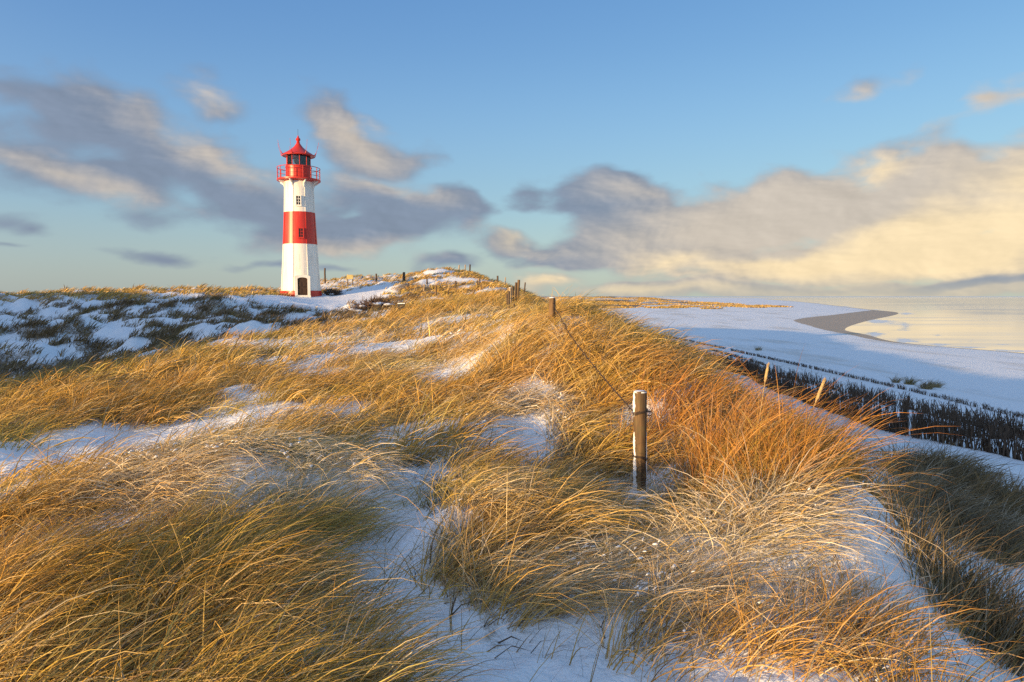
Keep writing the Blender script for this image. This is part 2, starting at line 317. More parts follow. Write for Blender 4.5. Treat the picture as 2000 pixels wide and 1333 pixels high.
# ------------------------------------------------------------------ mesh building
def to_mesh(name, v, f3=None, f4=None, smooth=True):
    me = bpy.data.meshes.new(name); v = np.asarray(v, np.float32)
    f3 = np.zeros((0, 3), np.int32) if f3 is None else np.asarray(f3, np.int32).reshape(-1, 3)
    f4 = np.zeros((0, 4), np.int32) if f4 is None else np.asarray(f4, np.int32).reshape(-1, 4)
    me.vertices.add(len(v)); me.vertices.foreach_set('co', v.ravel())
    nl = f3.size + f4.size; me.loops.add(nl); me.loops.foreach_set('vertex_index', np.concatenate((f4.ravel(), f3.ravel())).astype(np.int32))
    np_ = len(f3) + len(f4); me.polygons.add(np_)
    me.polygons.foreach_set('loop_start', np.concatenate((np.arange(len(f4)) * 4, f4.size + np.arange(len(f3)) * 3)).astype(np.int32))
    me.polygons.foreach_set('use_smooth', np.full(np_, smooth)); me.update(calc_edges=True); me.validate()
    return me
def link(name, me, mat=None, parent=None, loc=None):
    o = bpy.data.objects.new(name, me); COL.objects.link(o)
    if mat is not None: me.materials.append(mat)
    if parent is not None: o.parent = parent
    if loc is not None: o.location = loc
    return o
def tag(o, label, cat, group=None):
    o['label'] = label; o['category'] = cat
    if group: o['group'] = group
    return o
def thing(name, label, cat, loc, group=None, rz=0.0):
    o = bpy.data.objects.new(name, None); COL.objects.link(o); o.empty_display_size = .2
    o.location = loc; o.rotation_euler = (0, 0, rz)
    return tag(o, label, cat, group)

class MB:
    """collects simple solids and links them as one mesh object"""
    def __init__(s): s.v = []; s.f = []
    def add(s, v, f):
        n = len(s.v); s.v += [tuple(map(float, p)) for p in v]; s.f += [tuple(n + i for i in q) for q in f]; return s
    def lathe(s, prof, n=24, phi0=0.0, cap=True, c=(0, 0, 0)):
        v = []; f = []
        for r, z in prof:
            for k in range(n):
                a = phi0 + 2 * math.pi * k / n; v.append((c[0] + r * math.cos(a), c[1] + r * math.sin(a), c[2] + z))
        for i in range(len(prof) - 1):
            for k in range(n):
                k2 = (k + 1) % n; f.append((i * n + k, i * n + k2, (i + 1) * n + k2, (i + 1) * n + k))
        if cap:
            f.append(tuple(range(n))[::-1]); f.append(tuple((len(prof) - 1) * n + k for k in range(n)))
        return s.add(v, f)
    def tube(s, pts, rad, n=6, cap=True):
        pts = [np.array(p, float) for p in pts]; v = []; f = []
        rad = rad if hasattr(rad, '__len__') else [rad] * len(pts)
        for i, p in enumerate(pts):
            t = pts[min(i + 1, len(pts) - 1)] - pts[max(i - 1, 0)]; t /= np.linalg.norm(t) + 1e-9
            h = np.array((0, 0, 1.0)) if abs(t[2]) < .9 else np.array((1.0, 0, 0))
            u = np.cross(t, h); u /= np.linalg.norm(u); w = np.cross(t, u)
            for k in range(n):
                a = 2 * math.pi * k / n; v.append(p + rad[i] * (math.cos(a) * u + math.sin(a) * w))
        for i in range(len(pts) - 1):
            for k in range(n):
                k2 = (k + 1) % n; f.append((i * n + k, i * n + k2, (i + 1) * n + k2, (i + 1) * n + k))
        if cap: f.append(tuple(range(n))[::-1]); f.append(tuple((len(pts) - 1) * n + k for k in range(n)))
        return s.add(v, f)
    def box(s, c, h, M=None):
        v = [np.array((sx * h[0], sy * h[1], sz * h[2])) for sx in (-1, 1) for sy in (-1, 1) for sz in (-1, 1)]
        if M is not None: v = [M @ p for p in v]
        v = [p + np.array(c, float) for p in v]
        return s.add(v, [(0, 1, 3, 2), (4, 6, 7, 5), (0, 4, 5, 1), (2, 3, 7, 6), (0, 2, 6, 4), (1, 5, 7, 3)])
    def build(s, name, mat, parent=None, smooth=False, bevel=0.0, loc=None):
        me = bpy.data.meshes.new(name); me.from_pydata(s.v, [], s.f); me.update()
        if smooth:
            me.polygons.foreach_set('use_smooth', [True] * len(me.polygons))
            me.set_sharp_from_angle(angle=R(38))
        o = link(name, me, mat, parent, loc)
        if bevel:
            b = o.modifiers.new('bevel', 'BEVEL'); b.width = bevel; b.segments = 2; b.limit_method = 'ANGLE'
        return o

# ------------------------------------------------------------------ materials
def material(name):
    m = bpy.data.materials.new(name); m.use_nodes = True; m.node_tree.nodes.clear()
    n = Nodes(m.node_tree); out = n.new('ShaderNodeOutputMaterial'); b = n.new('ShaderNodeBsdfPrincipled')
    m.node_tree.links.new(b.outputs[0], out.inputs[0]); return m, n, b, out
def attr(n, name, out=2):
    a = n.new('ShaderNodeAttribute'); a.attribute_name = name; return a.outputs[out]
def bump(n, b, h, dist, strength=1.0):
    k = n.new('ShaderNodeBump'); k.inputs['Distance'].default_value = dist; k.inputs['Strength'].default_value = strength
    n.put(k.inputs['Height'], h); n.put(b.inputs['Normal'], k.outputs[0])
def pos(n): return n.new('ShaderNodeNewGeometry').outputs['Position']
def objco(n): return n.new('ShaderNodeTexCoord').outputs['Object']

def plain(name, col, rough=0.6, var=0.25, scale=6.0, dark=None, spec=0.5):
    m, n, b, o = material(name); t = n.noise(objco(n), scale, 5, 0.6)
    c2 = dark if dark else tuple(c * (1 - var) for c in col[:3]) + (1,)
    n.put(b.inputs['Base Color'], n.mix(n.ramp01(t, .35, .7), col, c2)); b.inputs['Roughness'].default_value = rough
    b.inputs['Specular IOR Level'].default_value = spec
    return m

def ground_material():
    m, n, b, o = material('snowy_ground'); p = pos(n)
    litter_shade = attr(n, 'litter_shade'); sand = attr(n, 'sand')
    big = n.noise(p, .9, 5, .6); small = n.noise(p, 14, 5, .65); tiny = n.noise(p, 90, 3, .6)
    snow = n.mix(small, (.80, .83, .88, 1), (.88, .90, .93, 1))
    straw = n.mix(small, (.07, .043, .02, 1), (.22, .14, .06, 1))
    drysand = n.mix(tiny, (.42, .34, .24, 1), (.52, .43, .31, 1))
    soil = n.mix(n.ramp01(big, .52, .68), straw, drysand)
    mpw = n.new('ShaderNodeMapping'); mpw.inputs['Scale'].default_value = (.16, .035, 1); mpw.inputs['Rotation'].default_value = (0, 0, R(8)); n.put(mpw.inputs[0], p)
    tide = n.noise(mpw.outputs[0], 1.0, 6, .62); flat = attr(n, 'flat')                       # wind lanes and dusted sand along the beach
    snow = n.mix(n.m('MULTIPLY', flat, n.ramp01(tide, .50, .66)), snow, (.70, .69, .68, 1))
    snow = n.mix(n.m('MULTIPLY', flat, n.ramp01(n.m('MULTIPLY_ADD', tiny, .3, n.m('MULTIPLY_ADD', n.noise(p, .8, 5, .7), .5, n.m('MULTIPLY', tide, .5))), .76, .84)), snow, (.50, .44, .36, 1))
    k = n.ramp01(n.m('ADD', litter_shade, n.m('MULTIPLY_ADD', small, .8, n.m('MULTIPLY', tiny, .35))), .92, 1.2)  # straw litter, darkened to stand for the shade under dense grass
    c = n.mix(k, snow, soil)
    wet = n.mix(n.noise(p, .35, 4, .6), (.38, .26, .15, 1), (.50, .35, .21, 1))
    sk = n.ramp01(n.m('MULTIPLY_ADD', n.m('SUBTRACT', n.noise(p, .22, 4, .6), .5), .7, sand), .38, .58)
    c = n.mix(sk, c, wet)
    n.put(b.inputs['Base Color'], c)
    n.put(b.inputs['Roughness'], n.m('MULTIPLY_ADD', sk, -.3, .75))
    b.inputs['Subsurface Weight'].default_value = 0.0
    hgt = n.m('ADD', n.m('MULTIPLY', small, .6), n.m('MULTIPLY', n.noise(p, 3.5, 4, .6), 1.4))
    hgt = n.m('ADD', hgt, n.m('MULTIPLY', tiny, .05))
    bump(n, b, hgt, .05, .8)
    return m

def grass_material():
    m, n, b, out = material('dry_marram'); m.node_tree.nodes.remove(b)
    c = attr(n, 'tint', 0)
    d = n.new('ShaderNodeBsdfDiffuse'); t = n.new('ShaderNodeBsdfTranslucent'); g = n.new('ShaderNodeBsdfGlossy'); g.inputs['Roughness'].default_value = .42
    n.put(d.inputs[0], c); n.put(t.inputs[0], c); g.inputs[0].default_value = (.9, .9, .9, 1)
    a = n.new('ShaderNodeMixShader'); a.inputs[0].default_value = .22; e = n.new('ShaderNodeMixShader'); e.inputs[0].default_value = .03
    L = m.node_tree.links.new
    L(d.outputs[0], a.inputs[1]); L(t.outputs[0], a.inputs[2]); L(a.outputs[0], e.inputs[1]); L(g.outputs[0], e.inputs[2]); L(e.outputs[0], out.inputs[0])
    return m

def wood_material(name, a, b_, c_, scale=1.0):
    m, n, b, o = material(name); q = objco(n)
    mp = n.new('ShaderNodeMapping'); mp.inputs['Scale'].default_value = (26 * scale, 26 * scale, 1.6 * scale); n.put(mp.inputs[0], q)
    g = n.noise(mp.outputs[0], 1.0, 6, .65); blot = n.noise(q, 5 * scale, 4, .6)
    col = n.mix(n.ramp01(g, .35, .68), a, b_); col = n.mix(n.ramp01(blot, .5, .75), col, c_)
    n.put(b.inputs['Base Color'], col); b.inputs['Roughness'].default_value = .8
    bump(n, b, g, .006, .9); return m

MAT = {}
MAT['ground'] = ground_material(); MAT['grass'] = grass_material()
m, n, b, o = material('snow'); b.inputs['Base Color'].default_value = (.86, .88, .91, 1); b.inputs['Roughness'].default_value = .7
bump(n, b, n.noise(pos(n), 60, 4, .6), .01, .6); MAT['snow'] = m
MAT['post'] = wood_material('weathered_post', (.19, .115, .052, 1), (.06, .037, .02, 1), (.10, .09, .04, 1))
MAT['post_far'] = wood_material('weathered_stake', (.10, .065, .04, 1), (.045, .03, .02, 1), (.08, .06, .04, 1))
MAT['post_pale'] = wood_material('pale_stake', (.42, .32, .2, 1), (.28, .2, .12, 1), (.3, .26, .18, 1))
MAT['twig'] = plain('dark_brushwood', (.095, .064, .042, 1), .85, .5, 4)
MAT['bramble'] = plain('bramble_stems', (.10, .055, .035, 1), .8, .5, 5)
MAT['wire'] = plain('rusty_wire', (.045, .03, .022, 1), .6, .4, 60)
MAT['spike'] = plain('seed_head', (.50, .36, .17, 1), .8, .35, 40)
MAT['board_yellow'] = plain('straw_board', (.50, .40, .16, 1), .7, .35, 6)
MAT['board_dark'] = plain('dark_board', (.035, .032, .03, 1), .6, .4, 8)
def paint(name, col, dirt, rough=.38):
    m, n, b, o = material(name); q = objco(n)
    mp = n.new('ShaderNodeMapping'); mp.inputs['Scale'].default_value = (3, 3, .35); n.put(mp.inputs[0], q)
    streak = n.noise(mp.outputs[0], 2.0, 5, .65); spot = n.noise(q, 9, 5, .6)
    c = n.mix(n.m('MULTIPLY', n.ramp01(streak, .48, .78), .7), col, dirt); c = n.mix(n.m('MULTIPLY', n.ramp01(spot, .64, .72), .35), c, dirt)
    n.put(b.inputs['Base Color'], c); b.inputs['Roughness'].default_value = rough
    bump(n, b, n.noise(q, 25, 4, .6), .004, .5); return m
MAT['white'] = paint('white_paint', (.79, .76, .69, 1), (.50, .43, .34, 1))
MAT['red'] = paint('red_paint', (.52, .030, .016, 1), (.36, .030, .018, 1))
MAT['red_wall'] = paint('red_wall_paint', (.52, .030, .016, 1), (.56, .10, .06, 1))
MAT['door'] = wood_material('brown_door', (.055, .026, .014, 1), (.03, .015, .009, 1), (.04, .022, .012, 1))
MAT['dark_metal'] = plain('dark_metal', (.03, .035, .04, 1), .5, .3, 10)
MAT['lens'] = plain('lens_housing', (.55, .58, .58, 1), .25, .2, 10)
m, n, b, out = material('lantern_glass'); m.node_tree.nodes.remove(b)
tr = n.new('ShaderNodeBsdfTransparent'); tr.inputs[0].default_value = (.80, .85, .86, 1); gl = n.new('ShaderNodeBsdfGlossy'); gl.inputs['Roughness'].default_value = .05
fr = n.new('ShaderNodeFresnel'); fr.inputs[0].default_value = 1.5; mx = n.new('ShaderNodeMixShader')
n.put(mx.inputs[0], fr.outputs[0]); n.put(mx.inputs[1], tr.outputs[0]); n.put(mx.inputs[2], gl.outputs[0]); n.put(out.inputs[0], mx.outputs[0]); MAT['glass'] = m
m, n, b, o = material('dark_window'); b.inputs['Base Color'].default_value = (.012, .014, .016, 1); b.inputs['Roughness'].default_value = .12; MAT['pane'] = m

# ------------------------------------------------------------------ ground
def grow_ground():
    A = np.concatenate((np.arange(-180, -46, 2.0), np.arange(-46, 46, .22), np.arange(46, 180, 2.0)))
    Q = [0.6]
    while Q[-1] < 2600: Q.append(Q[-1] * (1.016 if Q[-1] < 450 else 1.035))
    Q = np.array(Q); na, nr = len(A), len(Q)
    a, r = np.meshgrid(np.radians(A), Q); X = r * np.sin(a); Y = r * np.cos(a); Z = height(X, Y)
    v = np.c_[X.ravel(), Y.ravel(), Z.ravel()]
    i = np.arange(nr - 1)[:, None] * na; j = np.arange(na)[None, :]; j2 = (j + 1) % na
    f4 = np.stack((i + j, i + na + j, i + na + j2, i + j2), -1).reshape(-1, 4)
    v = np.r_[v, [[0, 0, float(height(0., 0.))]]]; c = len(v) - 1
    f3 = np.stack((np.full(na, c), np.arange(na), (np.arange(na) + 1) % na), -1)
    me = to_mesh('ground', v, f3, f4)
    x, y, z = v.T
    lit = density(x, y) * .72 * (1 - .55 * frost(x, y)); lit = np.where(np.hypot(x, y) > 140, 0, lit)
    farx = np.interp(y, [300, 420, 600, 900, 1600], [60, 172, 190, 230, 300])
    fard = sst(farx - x, 0, 30) * sst(y, 280, 400)
    lit = np.maximum(lit, fard * np.clip(.62 + .9 * fbm(x / 30, y / 60, 77, 3), 0, .9))
    s_ = sst(x - np.interp(y, SNOWL_Y, SNOWL_X), -2.5, 2.5) * (y > 60) + sst(x - np.interp(y, SNOWL_Y, SNOWL_X), -1, 2) * (y <= 60)
    for nm, arr in (('litter_shade', lit), ('sand', s_), ('flat', sst(z, 2.9, 2.3))):
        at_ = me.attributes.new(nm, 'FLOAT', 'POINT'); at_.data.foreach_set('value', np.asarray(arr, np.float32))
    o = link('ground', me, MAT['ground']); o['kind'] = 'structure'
    o['label'] = 'snow covered dunes and beach with sand showing between the grass'
    return o
grow_ground()

# ------------------------------------------------------------------ sea
def sea():
    m, n, b, o = material('sea_water'); p = pos(n)
    b.inputs['Base Color'].default_value = (.035, .06, .07, 1); b.inputs['Roughness'].default_value = .08; b.inputs['IOR'].default_value = 1.45; b.inputs['Metallic'].default_value = .45
    mp = n.new('ShaderNodeMapping'); mp.inputs['Scale'].default_value = (.10, .28, .2); mp.inputs['Rotation'].default_value = (0, 0, R(-20)); n.put(mp.inputs[0], p)
    w1 = n.noise(mp.outputs[0], 1.0, 4, .55, .3); w2 = n.noise(p, 1.4, 3, .6)
    foam = attr(n, 'foam')
    lane = n.new('ShaderNodeMapping'); lane.inputs['Scale'].default_value = (.006, .03, 1); lane.inputs['Rotation'].default_value = (0, 0, R(-14)); n.put(lane.inputs[0], p)
    lanes = n.noise(lane.outputs[0], 1.0, 5, .6); sy = n.new('ShaderNodeSeparateXYZ'); n.put(sy.inputs[0], p)
    rough = n.m('MAXIMUM', n.m('MULTIPLY', n.ramp01(lanes, .46, .66), .13), n.m('MULTIPLY', n.ramp01(sy.outputs[1], 3200, 6000), .3))
    rough = n.m('ADD', rough, .05)
    fk = n.ramp01(n.m('MULTIPLY_ADD', n.noise(p, .5, 5, .7), .9, foam), .95, 1.2)
    n.put(b.inputs['Base Color'], n.mix(fk, (.80, .78, .72, 1), (.86, .86, .86, 1))); n.put(b.inputs['Roughness'], n.m('MULTIPLY_ADD', fk, .4, rough))
    bump(n, b, n.m('ADD', w1, n.m('MULTIPLY', w2, .12)), .2, .05)
    A = np.radians(np.arange(0, 360, 2.0)); A = np.concatenate((A, [])); Q = np.concatenate((np.geomspace(20, 1500, 110), np.geomspace(1600, 45000, 30)))
    a, r = np.meshgrid(A, Q); X = r * np.sin(a); Y = r * np.cos(a); na = len(A)
    Zs = np.zeros_like(X) + 0.02
    i = np.arange(len(Q) - 1)[:, None] * na; j = np.arange(na)[None, :]; j2 = (j + 1) % na
    f4 = np.stack((i + j, i + na + j, i + na + j2, i + j2), -1).reshape(-1, 4)
    me = to_mesh('sea', np.c_[X.ravel(), Y.ravel(), Zs.ravel()], None, f4)
    d = X - np.interp(Y, SHORE_Y, SHORE_X)
    fo = np.exp(-((d - 2) / 4.0) ** 2) * .8 + .62 * np.exp(-((d - 14) / 3.0) ** 2) + .55 * np.exp(-((d - 30) / 2.6) ** 2)
    fo = fo + .62 * np.exp(-((Y - 2600) / 500) ** 2) * (X > 0)
    at_ = me.attributes.new('foam', 'FLOAT', 'POINT'); at_.data.foreach_set('value', fo.ravel().astype(np.float32))
    o2 = link('sea', me, m); o2['kind'] = 'structure'; o2['label'] = 'calm pale sea reflecting the golden cloud bank'
sea()

# ------------------------------------------------------------------ lighthouse
def lighthouse():
    px0, Y0 = 588.3, 59.0
    base = at(px0, 577, Y0); gz = float(height(base[0], base[1])); base[2] = min(base[2], gz + .03)
    face = math.atan2(-base[1], -base[0])                       # bearing from the tower to where the door looks
    T = thing('lighthouse', 'red and white banded round lighthouse with red lantern room standing on the snowy dune', 'lighthouse', base)
    rad = lambda z: float(np.interp(z, [0, .41, 2.2, 4.36, 7.05, 9.7], [1.72, 1.66, 1.54, 1.425, 1.285, 1.20]))
    def wall(name, z0, z1, mat, out=0.0, steps=5):
        pr = [(rad(z0 + (z1 - z0) * k / steps) + out, z0 + (z1 - z0) * k / steps) for k in range(steps + 1)]
        MB().lathe(pr, 64).build(name, mat, T, smooth=True)
    wall('plinth', -.5, .41, MAT['red'], .05, 1)
    wall('tower_wall', .41, 4.36, MAT['white']); wall('red_band', 4.36, 7.05, MAT['red_wall'], .006); wall('tower_wall', 7.05, 9.70, MAT['white'])
    def fr(phi, z, out=0.0):                                     # frame on the wall: phi from the door side, + to the right in the view
        a = face + phi; r = rad(z) + out; e = np.array((math.cos(a), math.sin(a), 0)); t = np.array((-math.sin(a), math.cos(a), 0))
        return e * r + np.array((0, 0, z)), np.stack((t, e, np.array((0, 0, 1.0))), 1)
    for k in range(8):                                           # flanged seams between the plates
        phi = R(22 + 45 * k)
        for z0, z1, mt in ((.41, 4.36, 'white'), (4.36, 7.05, 'red_wall'), (7.05, 9.55, 'white')):
            mb = MB()
            p0, M0 = fr(phi, z0 + .01); p1, M1 = fr(phi, z1 - .01); w = .035; t = .045
            v = [p + M @ np.array((sx * w, oy, 0)) for p, M in ((p0, M0), (p1, M1)) for sx, oy in ((-1, -.02), (1, -.02), (1, t), (-1, t))]
            mb.add(v, [(0, 1, 2, 3), (7, 6, 5, 4), (0, 4, 5, 1), (1, 5, 6, 2), (2, 6, 7, 3), (3, 7, 4, 0)]); mb.build('seam_rib', MAT[mt], T)
    # door in a projecting white surround with an arched head
    dphi = R(4); p, M = fr(dphi, .0)
    dw, dh = .40, 1.52
    def arch(w, h, rise, n=8):
        return [(-w, 0), (w, 0)] + [(w * math.cos(math.pi * k / n), h - rise + rise * math.sin(math.pi * k / n)) for k in range(n + 1)]
    out_, in_ = arch(dw + .22, dh + .22, .16), arch(dw, dh, .14)
    mb = MB(); N = len(out_); c0 = p
    def P(q, y): return c0 + M @ np.array((q[0], y, q[1]))
    v = [P(q, .10) for q in out_] + [P(q, .10) for q in in_] + [P(q, -.35) for q in out_] + [P(q, -.30) for q in in_]
    f = []
    for k in range(1, N):
        k2 = (k + 1) % N
        f += [(k, k2, N + k2, N + k), (k2, k, 2 * N + k, 2 * N + k2), (N + k, N + k2, 3 * N + k2, 3 * N + k)]
    mb.add(v, f); mb.build('door_surround', MAT['white'], T)
    mb = MB(); v = [P((q[0], q[1]), .03) for q in in_] + [P(q, -.3) for q in in_]
    mb.add(v, [tuple(range(N))] + [(k, (k + 1) % N, N + (k + 1) % N, N + k) for k in range(N)]); D = mb.build('door', MAT['door'], T)
    for sx in (-1, 1):
        for z in (.38, .95):
            MB().box(P((sx * .19, z), .035), (.13, .012, .2), M).build('panel', MAT['door'], D, bevel=.01)
    MB().tube([P((.06, .75), .04), P((.06, .75), .10), P((.14, .75), .10)], .015).build('handle', MAT['dark_metal'], D)
    for k in range(2):
        MB().box(P((0, .0), .30 + .28 * k) - np.array((0, 0, .06 + .12 * k)), (.62, .22, .09), M).build('step', MAT['white'], T, bevel=.01)
    # the two windows, three rows of two panes
    for (phi, z, mt) in ((R(-3.5), 7.95, 'white'), (R(3), 5.25, 'red_wall')):
        p, M = fr(phi, z, 0.0); ww, wh = .17, .36
        w_ = MB()
        for sx in (-1, 1): w_.box(p + M @ np.array((sx * (ww + .03), .01, 0)), (.035, .09, wh + .06), M)
        for sz in (-1, 1): w_.box(p + M @ np.array((0, .01, sz * (wh + .03))), (ww - .006, .085, .03), M)
        w_.box(p + M @ np.array((0, .0, 0)), (.017, .06, wh - .002), M)
        for sz in (-1, 1): w_.box(p + M @ np.array((0, .0, sz * .125)), (ww - .008, .055, .016), M)
        WN = w_.build('window', MAT[mt], T)
        MB().box(p + M @ np.array((0, .045, -wh - .09)), (ww + .1, .09, .025), M).build('sill', MAT[mt], WN)
        for sx in (-1, 1):
            for sz in (-1, 0, 1):
                MB().box(p + M @ np.array((sx * .094, .012, sz * .243)), (.072, .018, .105), M).build('pane', MAT['pane'], WN)
    # gallery
    MB().lathe([(1.20, 9.62), (1.30, 9.70), (1.76, 9.705), (1.80, 9.74), (1.80, 9.83), (1.74, 9.845), (1.0, 9.86)], 48).build('gallery_deck', MAT['red'], T, smooth=True)
    for k in range(8):
        a = face + R(-26 + 45 * k); e = np.array((math.cos(a), math.sin(a), 0)); t = np.array((-math.sin(a), math.cos(a), 0)); u = np.array((0, 0, 1.0)); w = .045
        prof = [(1.21, 9.08), (1.27, 9.12), (1.36, 9.42), (1.66, 9.60), (1.70, 9.69), (1.21, 9.69)]
        v = [e * r + u * z + t * s_ * w for s_ in (-1, 1) for r, z in prof]; N = len(prof)
        MB().add(v, [tuple(range(N)), tuple(range(2 * N - 1, N - 1, -1))] + [(k2, (k2 + 1) % N + 0, (k2 + 1) % N + N, k2 + N) for k2 in range(N)]).build('bracket', MAT['white'], T)
    ring = lambda r, z, n=48: [(r * math.cos(2 * math.pi * k / n), r * math.sin(2 * math.pi * k / n), z) for k in range(n + 1)]
    for k in range(16):
        a = face + R(11 + 22.5 * k)
        MB().tube([(1.76 * math.cos(a), 1.76 * math.sin(a), 9.83), (1.76 * math.cos(a), 1.76 * math.sin(a), 10.80)], .028).build('railing_post', MAT['red'], T)
    MB().tube(ring(1.76, 10.80), .03).build('handrail', MAT['red'], T, smooth=True)
    for z in (10.12, 10.46): MB().tube(ring(1.76, z), .014).build('rail', MAT['red'], T, smooth=True)
    # lantern room
    MB().lathe([(1.05, 9.85), (1.06, 9.9), (1.05, 10.82), (1.10, 10.84), (1.10, 10.90), (.98, 10.92)], 40).build('lantern_drum', MAT['red'], T, smooth=True)
    for k in range(10):
        a = face + R(36 * k + 5); e = np.array((math.cos(a), math.sin(a), 0)); r = .99
        MB().tube([e * r + (0, 0, 10.9), e * r + (0, 0, 11.86)], .03).build('mullion', MAT['red'], T)
        a2 = a + R(36); q0, q1 = e * .975, np.array((math.cos(a2), math.sin(a2), 0)) * .975
        tt = (q1 - q0) / np.linalg.norm(q1 - q0); q0, q1 = q0 + tt * .03, q1 - tt * .03; nn = np.array((tt[1], -tt[0], 0)) * .008
        v = [q0 + nn + (0, 0, 10.915), q1 + nn + (0, 0, 10.915), q1 + nn + (0, 0, 11.84), q0 + nn + (0, 0, 11.84), q0 - nn + (0, 0, 10.915), q1 - nn + (0, 0, 10.915), q1 - nn + (0, 0, 11.84), q0 - nn + (0, 0, 11.84)]
        MB().add(v, [(0, 1, 2, 3), (7, 6, 5, 4), (0, 4, 5, 1), (1, 5, 6, 2), (2, 6, 7, 3), (3, 7, 4, 0)]).build('lantern_pane', MAT['glass'], T)
    for phi in (-52, 20, 128, -120):                             # dark blinds behind some of the panes
        a0 = face + R(phi); pts = [(.90 * math.cos(a0 + R(t)), .90 * math.sin(a0 + R(t))) for t in (-17, -6, 6, 17)]
        v = [(x, y, z) for z in (10.93, 11.83) for x, y in pts] + [(x * .975, y * .975, z) for z in (10.93, 11.83) for x, y in pts]
        f = [(k, k + 1, 5 + k, 4 + k) for k in range(3)] + [(9 + k, 8 + k, 12 + k, 13 + k) for k in range(3)] + [(0, 4, 12, 8), (3, 11, 15, 7), (4, 5, 13, 12), (5, 6, 14, 13), (6, 7, 15, 14)]
        MB().add(v, f).build('blind', MAT['dark_metal'], T)
    MB().lathe([(.28, 10.9), (.28, 11.1), (.22, 11.15), (.36, 11.25), (.40, 11.45), (.36, 11.65), (.2, 11.72), (.1, 11.84)], 20).build('lamp_lens', MAT['lens'], T, smooth=True)
    roof = MB().lathe([(.96, 11.82), (1.30, 11.84), (1.34, 11.80), (1.36, 11.87), (1.20, 12.00), (.92, 12.16), (.62, 12.38), (.36, 12.62), (.20, 12.84), (.13, 12.95)], 16, phi0=face).build('roof', MAT['red'], T, smooth=True)
    MB().lathe([(.13, 12.94), (.16, 12.99), (.10, 13.05), (.15, 13.12), (.20, 13.22), (.17, 13.32), (.08, 13.40), (.05, 13.55)], 16).build('finial', MAT['red'], roof, smooth=True)
    MB().tube([(0, 0, 13.5), (0, 0, 14.1)], .014).build('lightning_rod', MAT['dark_metal'], roof)
    for k in range(8):                                           # upswept hooks and aerials round the eave
        a = face + R(24 + 45 * k); e = np.array((math.cos(a), math.sin(a), 0)); u = np.array((0, 0, 1.0))
        MB().tube([e * 1.28 + u * 11.86, e * 1.45 + u * 11.90, e * 1.55 + u * 12.08], [.05, .045, .03]).build('eave_hook', MAT['red'], roof)
        MB().tube([e * 1.54 + u * 12.05, e * 1.68 + u * 12.5 , e * 1.78 + u * 12.95], .011, 5).build('aerial', MAT['red'], roof)
lighthouse()

